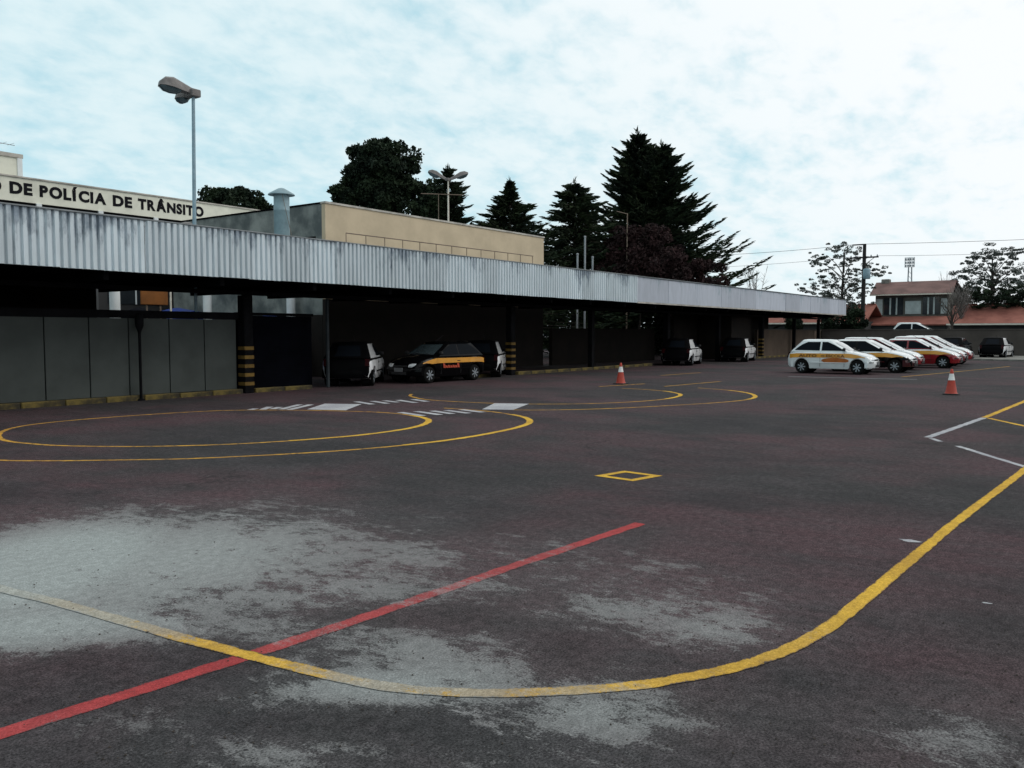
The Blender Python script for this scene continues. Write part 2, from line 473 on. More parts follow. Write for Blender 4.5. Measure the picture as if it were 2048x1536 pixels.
# corrugated fascia: pale paint, peeling to blue-grey metal from the top down, fine vertical runs
def fascia_mat(name, pale, bare, amount):
    m = bpy.data.materials.new(name)
    m.use_nodes = True
    t = m.node_tree
    b = t.nodes['Principled BSDF']
    geo = N(t, 'ShaderNodeNewGeometry')
    def noise(scale, st, det=6):
        mpn = N(t, 'ShaderNodeMapping')
        mpn.inputs['Scale'].default_value = st
        t.links.new(geo.outputs['Position'], mpn.inputs[0])
        n = N(t, 'ShaderNodeTexNoise')
        n.inputs['Scale'].default_value = scale
        n.inputs['Detail'].default_value = det
        n.inputs['Roughness'].default_value = 0.65
        t.links.new(mpn.outputs[0], n.inputs['Vector'])
        return n.outputs[0]
    sx = N(t, 'ShaderNodeSeparateXYZ')
    t.links.new(geo.outputs['Position'], sx.inputs[0])
    patch = noise(0.55, (1, 1, 0.5))
    runs = noise(5.0, (1, 1, 0.22))
    small = noise(9.0, (1, 1, 0.5))
    top = mapr(t, sx.outputs[2], 3.1, 4.3, -0.09, 0.13, False)
    v = math_node(t, 'ADD', math_node(t, 'ADD', math_node(t, 'MULTIPLY', patch, 0.75), math_node(t, 'MULTIPLY', runs, 0.5)), top)
    v = math_node(t, 'ADD', v, math_node(t, 'MULTIPLY', small, 0.18))
    f = mapr(t, v, 0.83 - amount, 0.99 - amount)
    pc = mixc(t, mapr(t, runs, 0.3, 0.7), pale, tuple(c * 0.86 for c in pale))
    bc = mixc(t, mapr(t, small, 0.3, 0.7), bare, tuple(c * 0.7 for c in bare))
    oi = N(t, 'ShaderNodeObjectInfo')
    hv = N(t, 'ShaderNodeHueSaturation')
    t.links.new(mapr(t, oi.outputs['Random'], 0, 1, 0.84, 1.10, False), hv.inputs['Value'])
    t.links.new(mixc(t, f, pc, bc), hv.inputs['Color'])
    t.links.new(hv.outputs[0], b.inputs['Base Color'])
    b.inputs['Roughness'].default_value = 0.6
    b.inputs['Specular IOR Level'].default_value = 0.35
    return m
M['fascia'] = fascia_mat('peeling_fascia_paint', (0.60, 0.68, 0.72), (0.26, 0.32, 0.38), 0.05)
M['fascia_flat'] = fascia_mat('flat_fascia_paint', (0.47, 0.51, 0.58), (0.30, 0.40, 0.46), 0.02)

# ------------------------------------------------------------------ ground
# mineral dust on the near asphalt: soft ellipses (centre x, y; radius along view, across; rotation is the view's)
CA, SA = math.cos(YAW), math.sin(YAW)
DUST = []
def unproj(px, py, z=0.0):
    f = Vector((CA * math.cos(PITCH), SA * math.cos(PITCH), -math.sin(PITCH)))
    r = Vector((SA, -CA, 0))
    u = r.cross(f)
    d = f * 1700 + r * (px - 1024) - u * (py - 768)
    k = (z - H_EYE) / d.z
    return d.x * k, d.y * k
for (px, py, rx, ry, s) in [(60, 1125, 230, 70, 1.15), (330, 1110, 330, 75, .82), (60, 1255, 300, 45, .95), (20, 1185, 260, 60, 1.0),
                            (600, 1080, 260, 50, .55), (600, 1180, 280, 45, .60), (800, 1290, 240, 55, .62), (760, 1375, 300, 45, .85),
                            (1180, 1425, 230, 55, .72), (1240, 1215, 240, 40, .60), (1440, 1255, 150, 35, .70), (560, 1500, 230, 40, .62),
                            (1930, 1470, 220, 60, .55), (960, 1170, 230, 45, .47), (1500, 1190, 160, 35, .34), (500, 1260, 260, 40, .6),
                            (1060, 1310, 240, 40, .5), (300, 1440, 300, 40, .42), (1100, 1520, 300, 40, .5), (780, 1110, 200, 40, .55), (250, 1170, 330, 60, .85), (480, 1080, 260, 45, .75), (900, 1340, 260, 45, .75), (1150, 1150, 300, 45, .52), (1000, 1110, 260, 40, .5), (1300, 1430, 120, 45, .65)]:
    x, y = unproj(px, py)
    xa, ya = unproj(px, py - ry)
    xb, yb = unproj(px + rx, py)
    DUST.append((x, y, math.hypot(xa - x, ya - y), math.hypot(xb - x, yb - y), s))
CLEAN = []
for (px, py, rx, ry, s) in [(230, 1345, 230, 45, .75), (640, 1440, 230, 30, .4), (1130, 1300, 90, 35, .35), (880, 1240, 120, 25, .3)]:
    x, y = unproj(px, py)
    xa, ya = unproj(px, py - ry)
    xb, yb = unproj(px + rx, py)
    CLEAN.append((x, y, math.hypot(xa - x, ya - y), math.hypot(xb - x, yb - y), s))
def dust(X, Y):
    X = np.asarray(X, float); Y = np.asarray(Y, float)
    out = np.zeros_like(X)
    for (x, y, ra, rb, s) in DUST:
        a = (X - x) * CA + (Y - y) * SA
        b_ = (X - x) * SA - (Y - y) * CA
        q = (a / (ra * 1.45)) ** 2 + (b_ / (rb * 1.35)) ** 2
        out = np.maximum(out, s * .78 * np.exp(-q * .85)) + 0.07 * s * np.exp(-q)
    for (x, y, ra, rb, s) in CLEAN:
        a = (X - x) * CA + (Y - y) * SA
        b_ = (X - x) * SA - (Y - y) * CA
        out = out - s * np.exp(-((a / ra) ** 2 + (b_ / rb) ** 2))
    return np.clip(out, 0, 0.98)
def add_dust(me, off=(0, 0)):
    n = len(me.vertices)
    co = np.empty(n * 3, dtype=np.float32)
    me.vertices.foreach_get('co', co)
    co = co.reshape(-1, 3)
    a = me.attributes.new('dust', 'FLOAT', 'POINT')
    a.data.foreach_set('value', dust(co[:, 0] + off[0], co[:, 1] + off[1]).astype(np.float32))

xs = np.concatenate([np.arange(-40, 0, 4.0), np.arange(0, 10, 0.09), np.arange(10, 70.9, 1.5), [71.2]])
ys = np.concatenate([np.arange(-60, -2, 4.0), np.arange(-2, 10, 0.09), np.arange(10, 60.1, 2.5)])
gx, gy = np.meshgrid(xs, ys, indexing='ij')
nx, ny = gx.shape
me = bpy.data.meshes.new('parking_lot')
idx = np.arange(nx * ny).reshape(nx, ny)
F4 = np.stack([idx[:-1, :-1], idx[1:, :-1], idx[1:, 1:], idx[:-1, 1:]], -1).reshape(-1, 4)
me.from_pydata(np.stack([gx, gy, np.zeros_like(gx)], -1).reshape(-1, 3).tolist(), [], F4.tolist())
add_dust(me)
lot = tag(obj_from('parking_lot', me, M['asphalt']), kind='structure', label='dark asphalt lot with pale dust patches')
g = MB().box(-900, 900, -900, 900, -0.4, -0.08).build('ground', M['earth'])
tag(g, kind='structure', label='earth ground beyond the lot')
st = MB().box(71.35, 140, -70, 90, -0.05, 0.9).build('street', M['street'])
tag(st, kind='structure', label='raised street behind the far wall')

# ------------------------------------------------------------------ painted markings (parts of the lot)
def strip(name, pts, width, mat, closed=False, z=0.004, jag=0.006, seg=0.12, taper=None):
    z *= 0.5
    P = [Vector((p[0], p[1])) for p in pts]
    if closed: P.append(P[0])
    # resample
    out = []
    for a, b in zip(P[:-1], P[1:]):
        n = max(1, int((b - a).length / seg))
        out += [a.lerp(b, i / n) for i in range(n)]
    if not closed: out.append(P[-1])
    n = len(out)
    mb = MB()
    vs, fs = [], []
    for i, p in enumerate(out):
        a = out[(i - 1) % n] if closed else out[max(i - 1, 0)]
        b = out[(i + 1) % n] if closed else out[min(i + 1, n - 1)]
        d = (b - a).normalized()
        nrm = Vector((-d.y, d.x))
        for s in (-1, 1):
            q = p + nrm * s * (width / 2 + random.uniform(-jag, jag))
            vs.append((q.x, q.y, z))
    for i in range(n if closed else n - 1):
        j = (i + 1) % n
        fs.append((2 * i, 2 * i + 1, 2 * j + 1, 2 * j))
    mb.add(vs, fs)
    m_ = mb.mesh(name)
    for p in m_.polygons:
        if p.normal.z < 0: p.flip()
    add_dust(m_)
    ea = m_.attributes.new('edge', 'FLOAT', 'POINT')
    ea.data.foreach_set('value', np.array([-1., 1.] * n, dtype=np.float32))
    return obj_from(name, m_, mat, lot)
def patch(name, pts, mat, z=0.004):
    z *= 0.5
    m_ = MB().add([(x, y, z) for x, y in pts], [tuple(range(len(pts)))]).mesh(name)
    for p in m_.polygons:
        if p.normal.z < 0: p.flip()
    add_dust(m_)
    return obj_from(name, m_, mat, lot)
def catmull(P, k=8):
    P = [Vector(p) for p in P]
    out = []
    for i in range(len(P) - 1):
        p0, p1, p2, p3 = P[max(i - 1, 0)], P[i], P[i + 1], P[min(i + 2, len(P) - 1)]
        for j in range(k):
            t = j / k
            out.append(0.5 * ((2 * p1) + (-p0 + p2) * t + (2 * p0 - 5 * p1 + 4 * p2 - p3) * t * t + (-p0 + 3 * p1 - 3 * p2 + p3) * t ** 3))
    out.append(P[-1])
    return out
fg = [(2.28, 9.0), (2.4, 7.0), (2.48, 6.05), (2.57, 5.35), (2.67, 4.17), (2.77, 3.36), (2.82, 3.04), (2.89, 2.78), (3.0, 2.56), (3.13, 2.36), (3.34, 2.12),
      (3.62, 1.86), (4.01, 1.62), (4.30, 1.50), (4.62, 1.42), (5.0, 1.37), (5.5, 1.345), (6.53, 1.31), (8.2, 1.25), (9.89, 1.17), (12.0, 1.06), (16, 0.9), (30, 0.2)]
tag(strip('yellow_line', catmull(fg), 0.10, M['yellow_paint'], z=0.008, jag=0.003), label='wide yellow line curving round the near corner of the course')
tag(strip('red_line', [(-1.5, 4.05), (1.55, 3.83), (2.67, 3.72), (3.4, 3.67), (4.8, 3.61), (6.74, 3.51)], 0.12, M['red_paint'], z=0.004, jag=0.003), label='red line crossing under the yellow line')
# yellow diamond outline
dm = [(8.68, 5.14), (9.22, 5.03), (9.16, 4.48), (8.62, 4.59)]
c0 = Vector((sum(p[0] for p in dm) / 4, sum(p[1] for p in dm) / 4))
mb = MB()
vs = [(p[0], p[1], 0.004) for p in dm] + [(c0.x + (p[0] - c0.x) * 0.64, c0.y + (p[1] - c0.y) * 0.64, 0.004) for p in dm]
mb.add(vs, [(i, (i + 1) % 4, (i + 1) % 4 + 4, i + 4) for i in range(4)])
m_ = mb.mesh('yellow_diamond')
for p in m_.polygons:
    if p.normal.z < 0: p.flip()
add_dust(m_)
tag(obj_from('yellow_diamond', m_, M['yellow_paint'], lot), label='small yellow diamond outline on the asphalt')
def circle(cx, cy, rx, ry=None, a0=0, a1=360, n=120, rot=0):
    ry = ry or rx
    c, s = math.cos(R(rot)), math.sin(R(rot))
    out = []
    for i in range(n + (a1 - a0 < 360)):
        t = R(a0 + (a1 - a0) * i / n)
        x, y = rx * math.cos(t), ry * math.sin(t)
        out.append((cx + x * c - y * s, cy + x * s + y * c))
    return out
LI = [(13.0, 12.41), (12.95, 13.2), (12.5, 14.4), (11.69, 15.7), (10.83, 16.3), (9.5, 16.6), (8.11, 16.65), (7.14, 16.33), (6.47, 15.54), (6.08, 14.5), (6.12, 13.6), (6.38, 12.83), (7.05, 11.85), (8.09, 11.0), (9.65, 10.4), (11.1, 10.4), (12.12, 10.86), (12.68, 11.5), (13.0, 12.41)]
LO = [(4.75, 13.6), (5.06, 12.18), (6.07, 10.87), (6.95, 10.05), (8.53, 9.16), (10.22, 8.75), (12.0, 8.85), (13.11, 9.2), (13.86, 9.8), (14.3, 10.55), (14.57, 11.4), (14.6, 12.6)]
RI = [(17.4, 16.2), (16.75, 15.6), (16.15, 14.3), (16.35, 12.3), (17.25, 10.85), (18.6, 10.0), (20.0, 9.72), (21.45, 9.98), (22.45, 10.75), (22.95, 11.7), (23.1, 12.7)]
RO = [(15.0, 11.6), (15.35, 10.7), (16.4, 9.7), (18.0, 8.85), (19.8, 8.15), (21.1, 7.95), (22.3, 8.2), (23.4, 8.85), (24.2, 9.8), (24.65, 10.9)]
LI, LO, RI, RO = [catmull(q, 10) for q in (LI, LO, RI, RO)]
for q in (LI, LO, RI, RO): strip('yellow_loop', q, 0.11, M['old_yellow'], seg=0.3)
# bright repainted ends of the loops, 4 mm above the worn paint
nL = len(LI) // 18
strip('bright_arc', LI[13 * 10 + 4:17 * 10 + 6], 0.14, M['yellow_paint'], z=0.008)
strip('bright_arc', LO[5 * 10 - 5:9 * 10], 0.14, M['yellow_paint'], z=0.008)
strip('bright_arc', RI[6 * 10:8 * 10 + 5], 0.13, M['yellow_paint'], z=0.008)
strip('bright_arc', RO[5 * 10:8 * 10], 0.13, M['yellow_paint'], z=0.008)
for a, b in (((24.7, 12.05), (28.4, 11.7)), ((23.4, 13.7), (25.6, 13.2)), ((31.0, 15.3), (34.2, 15.0))):
    strip('yellow_dash', [a, b], 0.13, M['old_yellow'])
strip('white_line', [(15.12, 2.67), (19.3, 2.39)], 0.13, M['white_paint'])
strip('yellow_line', [(19.38, 2.385), (24.5, 2.17), (30, 2.0)], 0.13, M['yellow_paint'])
strip('white_line', [(15.02, 2.60), (14.67, 2.40)], 0.10, M['white_paint'])
strip('white_line', [(14.24, 2.1), (13.3, 1.55), (12.54, 1.08), (11.0, 0.2)], 0.10, M['white_paint'])
strip('yellow_line', [(19.27, 2.30), (18.04, 1.58), (16.5, 0.6)], 0.11, M['yellow_paint'])
strip('white_line', [(33.2, 10.9), (33.6, 7.9), (33.9, 6.4)], 0.12, M['white_paint'])
strip('yellow_line', [(35.5, 7.25), (44.9, 5.78), (50, 5.1)], 0.12, M['old_yellow'])
# white blocks and zebra stripes across the waist of the figure-eight course
for q in ([(12.50, 14.80), (13.78, 15.66), (14.20, 14.84), (12.86, 13.94)], [(14.80, 11.66), (16.28, 12.44), (16.66, 11.68), (15.12, 11.03)]):
    patch('white_block', q, M['white_paint'], z=0.012)
def px_stripe(a, b, wd):
    a, b = Vector(unproj(*a)), Vector(unproj(*b))
    n = Vector((-(b - a).y, (b - a).x)).normalized() * wd / 2
    patch('zebra_stripe', [a - n, b - n, b + n, a + n], M['white_paint'], z=0.012)
for a, b in (((800, 825), (846, 832)), ((832, 823), (880, 830)), ((864, 822), (905, 828)), ((892, 821), (938, 827)), ((922, 819.5), (966, 825)),
             ((712, 803.5), (745, 809)), ((744, 802.5), (776, 807.5)), ((768, 801.5), (796, 805)), ((796, 800.5), (832, 806)), ((826, 799), (854, 803.5))):
    px_stripe(a, b, 0.17)
for a, b in (((578, 820), (622, 809.5)), ((562, 819), (600, 809.5)), ((545, 818.5), (560, 814.5)), ((525, 819.5), (540, 814)), ((500, 820), (512, 817.5))):
    px_stripe(a, b, 0.16)
for px, py, a in ((1820, 1082, 0.085), (1975, 1207, 0.03), (880, 740, 0.02)):
    x, y = unproj(px, py)
    pts = [(x + a * random.uniform(.7, 1.2) * math.cos(t) * .5, y + a * random.uniform(.7, 1.2) * math.sin(t)) for t in [k * math.pi / 5 for k in range(10)]]
    patch('paint_spot', pts, M['white_paint'], z=0.006)
# loose grit near the camera
mb = MB()
for i in range(420):
    x, y = unproj(random.uniform(-40, 2080), random.uniform(1010, 1536))
    r_ = random.uniform(0.003, 0.008)
    mb.add([(x + r_, y, r_ * .4), (x, y + r_ * .8, r_ * .3), (x - r_, y, r_ * .4), (x, y - r_, r_ * .4), (x, y, r_ * 1.2), (x, y, 0)],
           [(0, 1, 4), (1, 2, 4), (2, 3, 4), (3, 0, 4), (1, 0, 5), (2, 1, 5), (3, 2, 5), (0, 3, 5)])
tag(mb.build('grit', M['bark']), 'loose dark grit scattered over the near asphalt', 'grit', kind='stuff')

# ------------------------------------------------------------------ long canopy
FY, FT, FB = 18.5, 4.28, 3.09           # fascia plane, top and bottom
XE = 69.9
can = thing('canopy', 'long flat carport canopy with pale corrugated metal fascia along the lot', 'canopy', (35, 21.5, 0))
# one corrugated sheet of six ribs, shared by all sheets
PITCHR, NR = 0.16, 6
prof = []
for k in range(NR):
    x = k * PITCHR
    prof += [(x, 0.0), (x + 0.030, 0.0), (x + 0.052, -0.062), (x + 0.138, -0.062)]
prof.append((NR * PITCHR, 0.0))
sm = MB()
vs = []
for (x, y) in prof:
    vs += [(x, y, FB), (x, y, FT)]
sm.add(vs, [(2 * i, 2 * i + 2, 2 * i + 3, 2 * i + 1) for i in range(len(prof) - 1)])
sheet_me = sm.mesh('fascia_sheet')
for p in sheet_me.polygons:
    if p.normal.y > 0: p.flip()
sheet_me.materials.append(M['fascia'])
x = -6.35
L = NR * PITCHR
i = 0
while x + L < 35.4:
    o = obj_from('fascia_sheet', sheet_me, None, can)
    o.location = (x - 35, FY - 21.5 + random.uniform(-0.006, 0.006) + (0.004 if i % 2 else -0.004), random.uniform(-0.008, 0.008))
    o.rotation_euler = (random.uniform(-0.004, 0.004), 0, 0)
    x += L
    i += 1
x0 = x + 0.02
for x1 in (38.2, 41.6, 44.8, 47.6, 50.1, 52.6, 55.5, 58.4, 60.7, 63.0, 65.4, 67.7, XE):
    dy = random.uniform(-0.012, 0.012)
    MB().bbox(x0, x1 - 0.025, FY - 0.03 + dy, FY + 0.01 + dy, FB + 0.05, FT - 0.02, 0.008).build('fascia_panel', M['fascia_flat'], can)
    MB().box(x0, x1 - 0.004, FY - 0.05, FY + 0.03, FB - 0.02, FB + 0.046).build('edge_trim', M['coping'], can)
    x0 = x1
x0 = -6.3
while x0 < XE - 1:
    x1 = min(x0 + 5.9, XE)
    MB().box(x0 + 0.012, x1, FY - 0.08, FY + 0.22, FT + 0.012, FT + 0.034 + random.uniform(0, .008)).build('flashing', M['roof_sheet'], can)
    x0 = x1
MB().box(-6.3, XE - 0.02, FY + 0.06, 24.6, 3.62, 3.75).build('roof', M['roof_sheet'], can)
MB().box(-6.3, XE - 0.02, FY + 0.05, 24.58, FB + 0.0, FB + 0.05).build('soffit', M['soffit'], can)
MB().box(XE - 0.015, XE + 0.03, FY + 0.012, 24.6, FB + 0.02, FT - 0.02).build('end_panel', M['fascia_flat'], can)
for xx in np.arange(-5, 69, 3.0):
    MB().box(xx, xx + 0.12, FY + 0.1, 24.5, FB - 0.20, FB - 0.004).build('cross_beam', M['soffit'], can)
MB().box(-6.2, XE - 0.1, 20.28, 20.42, FB - 0.32, FB - 0.206).build('long_beam', M['black_steel'], can)
def post(x, y, wx=0.22, wy=0.22, bands=False, mat='black_steel', top=None):
    p = MB().bbox(x - wx / 2, x + wx / 2, y - wy / 2, y + wy / 2, 0, top or (FB - 0.33), 0.015).build('post', M[mat], can)
    if bands:
        for k in range(5):
            z = 0.22 + k * 0.25
            bb = MB()
            e = 0.006
            bb.box(x - wx / 2 - e, x + wx / 2 + e, y - wy / 2 - e, y + wy / 2 + e, z, z + 0.10)
            bb.build('yellow_band', M['band_yellow'], p)
    return p
post(14.98, 20.3, 0.30, 0.30, True)
post(18.05, 20.35, 0.09, 0.09, False, 'dim_post')
post(27.75, 20.38, 0.28, 0.28, True)
post(34.1, 20.4, 0.24, 0.24)
post(42.0, 20.4, 0.30, 0.30)
post(49.0, 20.4, 0.26, 0.26)
post(56.4, 20.4, 0.30, 0.30, True, 'black_steel')
post(8.0, 20.75, 0.2, 0.2)
post(63.4, 20.45, 0.22, 0.22)
post(69.4, 20.45, 0.22, 0.22)

# grey hoarding boards standing on the kerb, dark rail over them
hd = thing('hoarding', 'grey board hoarding standing on the kerb under the canopy', 'hoarding', (9, 20.45, 0))
edges = [-4.6, -3.55, -2.5, -1.45, -0.4, 0.65, 1.7, 2.75, 3.8, 4.85, 5.9, 6.95, 7.98, 9.0 - 0.52, 9.50, 10.55, 11.55, 12.66, 13.70, 14.72]
edges = sorted(set(round(e, 3) for e in edges if not (7.9 < e < 8.0)))
for a, b in zip(edges[:-1], edges[1:]):
    MB().bbox(a + 0.014, b - 0.014, 20.37 + random.uniform(-.006, .006), 20.41, 0.13, 2.07, 0.006).build('board', M['board'], hd)
MB().box(-4.6, 14.75, 20.43, 20.47, 0.13, 2.07).build('backing', M['black_steel'], hd)
MB().box(-4.6, 14.80, 20.36, 20.50, 2.078, 2.27).build('rail', M['black_steel'], hd)
sh = thing('dark_shutter', 'dark closed shutter right of the striped post under the canopy', 'shutter', (16.5, 21.0, 0))
for k in range(11):
    MB().box(15.22, 17.95, 20.98 + .004 * (k % 2), 21.02, 0.01 + k * 0.2, 0.2085 + k * 0.2).build('slat', M['navy'], sh)
MB().box(15.2, 17.97, 21.03, 21.05, 0.01, 2.21).build('backing', M['black_steel'], sh)
MB().box(15.15, 18.0, 20.94, 21.06, 2.215, 2.30).build('head_rail', M['black_steel'], sh)
bp = thing('bulb_post', 'thin black post with bulbous head standing before the grey boards', 'post', (11.72, 20.16, 0))
MB().tube([(11.72, 20.16, 0.0), (11.72, 20.16, 1.72)], 0.035, 10).build('shaft', M['black_steel'], bp, 40)
MB().lathe([(0.035, 1.70), (0.06, 1.78), (0.10, 1.88), (0.105, 2.05), (0.09, 2.16), (0.05, 2.2)], (11.72, 20.16, 0), 14).build('head', M['black_steel'], bp, 40)
MB().lathe([(0.09, 0.0), (0.09, 0.03), (0.04, 0.05)], (11.72, 20.16, 0.001), 12).build('foot', M['black_steel'], bp, 40)

# kerb stones: yellow stones along the canopy, as parts of one kerb
kerb = thing('kerb', 'kerb of yellow painted stones along the canopy edge', 'kerb', (30, 20.3, 0))
kerb['kind'] = 'structure'
del kerb['category']
k_me = MB().bbox(-0.49, 0.49, -0.09, 0.09, -0.05, 0.125, 0.018).mesh('kerb_stone')
k_me.materials.append(M['kerb_yellow'])
def stones(xa, xb):
    n = max(1, round((xb - xa) / 1.0))
    s = (xb - xa) / n
    for k in range(n):
        o = obj_from('kerb_stone', k_me, None, kerb)
        o.location = (xa + s * (k + .5) - 30, random.uniform(-.008, .008) - 0.03, random.uniform(-.01, .01))
        o.scale = (s, 1, 1)
        o.rotation_euler = (0, 0, random.uniform(-.006, .006))
stones(-4, 14.8)
stones(15.2, 17.3)
stones(25.15, 26.25)
stones(28.0, 40.0)
stones(53.4, 69)
sl = MB().box(-5, 14.9, 20.55, 24.5, 0.0, 0.11).build('covered_walk', M['concrete'])
tag(sl, kind='structure', label='concrete walk under the canopy behind the hoarding')

# walls under and behind the canopy
def simple_thing(name, mb, mat, label, cat, group=None, smooth=None):
    return tag(mb.build(name, M[mat], None, smooth), label, cat, group)
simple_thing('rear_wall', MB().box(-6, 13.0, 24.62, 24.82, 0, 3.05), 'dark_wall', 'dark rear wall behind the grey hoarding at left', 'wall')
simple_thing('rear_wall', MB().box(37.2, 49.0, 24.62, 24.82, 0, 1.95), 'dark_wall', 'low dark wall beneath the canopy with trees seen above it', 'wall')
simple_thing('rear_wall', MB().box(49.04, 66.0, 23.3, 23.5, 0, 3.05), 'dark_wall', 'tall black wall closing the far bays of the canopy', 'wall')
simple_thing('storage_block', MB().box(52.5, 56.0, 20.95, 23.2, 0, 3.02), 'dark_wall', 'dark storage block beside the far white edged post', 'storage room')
lw = thing('low_wall', 'brown low wall behind the last kerb stones under the canopy end', 'wall', (63, 20.9, 0))
MB().box(56.6, 71.2, 20.75, 20.93, 0, 1.90).build('wall_face', M['brown_wall'], lw)
MB().box(56.6, 71.2, 20.71, 20.97, 1.903, 1.97).build('coping', M['grey_brown_wall'], lw)
fw_ = thing('far_wall', 'long plain grey brown boundary wall behind the parked cars', 'wall', (71.2, 0, 0))
MB().box(71.2, 71.4, -60, 20.70, 0, 1.93).build('wall_face', M['grey_brown_wall'], fw_)
y0 = -60
while y0 < 20.6:
    y1 = min(y0 + 3.0, 20.70)
    MB().box(71.15, 71.45, y0 + 0.01, y1 - 0.01, 1.934, 2.0).build('coping_stone', M['grey_brown_wall'], fw_)
    y0 = y1
fk = thing('far_kerb', 'low dark kerb before the boundary wall', 'kerb', (59.5, 0, 0))
fk['kind'] = 'structure'; del fk['category']
k2 = MB().bbox(-0.08, 0.08, -0.74, 0.74, -0.05, 0.11, 0.02).mesh('kerb_stone'); k2.materials.append(M['concrete'])
for k in range(26):
    o = obj_from('kerb_stone', k2, None, fk); o.location = (0.02 * random.random(), 9.2 - k * 1.5, random.uniform(-.01, .01))
tag(MB().box(59.62, 71.15, -30, 10, -0.02, 0.07).build('verge', M['concrete']), kind='structure', label='strip of pavement before the boundary wall')

# ------------------------------------------------------------------ tan building with stained grey flank
tb = thing('tan_building', 'plain tan rendered block rising behind the canopy', 'building', (29.5, 30, 0))
XL, XR, YF, YB, ZT = 22.14, 36.95, 25.0, 35.2, 6.62
MB().box(XL, XR, YF, YF + 0.2, 3.0, ZT).build('front_wall', M['tan'], tb)
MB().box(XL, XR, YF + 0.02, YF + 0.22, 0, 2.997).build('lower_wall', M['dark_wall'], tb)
# flank with a dark slot opening near the front corner
for (ya, yb, za, zb) in ((YF + 0.2, YF + 0.55, 2.4, ZT), (YF + 0.55, YF + 2.6, 2.4, 4.55), (YF + 0.55, YF + 2.6, 5.42, ZT), (YF + 2.6, YB, 2.4, ZT)):
    MB().box(XL + 0.001, XL + 0.2, ya, yb, za, zb).build('side_wall', M['grey_render'], tb)
MB().box(XL + 0.004, XL + 0.2, YF + 0.24, YB, 0, 2.397).build('side_wall_lower', M['dark_wall'], tb)  # lower part of the flank wall, given the dark wall colour
MB().box(XL + 0.12, XL + 0.19, YF + 0.552, YF + 2.598, 4.552, 5.418).build('side_opening', M['win_dark'], tb)
MB().box(XR - 0.2, XR - 0.001, YF + 0.23, YB, 0, ZT).build('side_wall', M['tan'], tb)
MB().box(XL + 0.21, XR - 0.21, YF + 0.23, YB, 6.0, 6.2).build('roof', M['roof_sheet'], tb)
MB().box(XL - 0.03, XR + 0.04, YF - 0.04, YF + 0.24, ZT + 0.003, ZT + 0.075).build('coping', M['coping'], tb)
MB().box(XL - 0.03, XL + 0.24, YF + 0.245, YB, ZT + 0.003, ZT + 0.065).build('coping', M['soffit'], tb)
# pipe rail along the canopy roof
rl = thing('roof_railing', 'thin brown pipe railing on the canopy roof before the tan wall', 'railing', (28.4, 24.0, 3.75))
MB().tube([(22.26, 24.0, 5.44), (34.55, 24.0, 5.47)], 0.022, 6).build('top_rail', M['rail'], rl)
for k in range(13):
    x = 22.26 + (34.5 - 22.26) * k / 12
    MB().tube([(x, 24.0, 3.75), (x, 24.0, 5.44)], 0.016, 6).build('baluster', M['rail'], rl)
# flue with conical cowl
fl = thing('vent_flue', 'fat blue grey vent pipe with conical cowl on the canopy roof', 'chimney', (17.68, 22.0, 3.75))
MB().lathe([(0.245, 3.75), (0.245, 5.55), (0.25, 5.56), (0.25, 5.60), (0.245, 5.61), (0.245, 6.08)], (17.68, 22.0, 0), 24).build('pipe', M['galv'], fl, 40)
MB().lathe([(0.42, 6.06), (0.40, 6.10), (0.10, 6.27), (0.02, 6.29)], (17.68, 22.0, 0), 24).build('cowl', M['galv'], fl, 40)
MB().tube([(17.45, 21.7, 6.1), (18.05, 21.72, 4.0)], 0.008, 5).build('stay_wire', M['rail'], fl)

# ------------------------------------------------------------------ cream building with lettering
YC = 36.0
cb = thing('cream_building', 'cream office block with black lettering across its parapet', 'building', (16, 40, 0))
MB().box(-12, 30, YC, YC + 0.25, 6.92, 7.86).build('parapet', M['cream'], cb)
MB().box(-12, 30, YC - 0.05, YC + 0.3, 7.863, 7.92).build('parapet_cap', M['coping'], cb)
MB().box(-12, 30, YC + 0.3, 48, 6.6, 6.8).build('roof', M['roof_sheet'], cb)
MB().box(-12, 30, YC + 0.9, YC + 1.1, 0, 6.55).build('wall', M['house_dark'], cb)
MB().box(-12, 30, YC + 0.02, YC + 0.85, 6.6, 6.91).build('soffit', M['soffit'], cb)
for k in range(14):
    x = -6.3 + 2.55 * k
    MB().box(x, x + 0.2, YC - 0.06, YC + 0.02, 6.78, 6.918).build('bracket', M['white_col'], cb)
for k in range(6):
    xa = -10 + 6 * k
    f_ = MB().box(xa, xa + 2.6, YC + 0.86, YC + 0.898, 3.0, 5.2).build('window', M['win_dark'], cb)
    MB().box(xa + 1.27, xa + 1.33, YC + 0.83, YC + 0.857, 3.0, 5.2).build('mullion', M['white_col'], f_)
MB().box(8.2, 16.38, YC + 0.6, 42, 6.8, 8.74).build('tank_room', M['cream'], cb)
MB().box(8.1, 16.46, YC + 0.55, 42.1, 8.743, 8.90).build('tank_room_cap', M['coping'], cb)
MB().box(16.24, 16.43, YC + 0.56, YC + 0.66, 6.81, 8.74).build('corner_strip', M['white_col'], cb)
ant = thing('antenna', 'thin television antenna on the roof at the left edge', 'antenna', (15.6, YC + 1.0, 8.9))
MB().tube([(15.75, YC + 1, 8.9), (15.75, YC + 1, 9.32)], 0.015, 5).build('mast', M['metal_grey'], ant)
MB().tube([(14.6, YC + 1, 9.34), (16.35, YC + 1, 9.30)], 0.014, 5).build('boom', M['metal_grey'], ant)
for k in range(6):
    x = 14.8 + 0.28 * k
    MB().tube([(x, YC + 0.7, 9.33), (x, YC + 1.3, 9.33)], 0.007, 4).build('element', M['metal_grey'], ant)

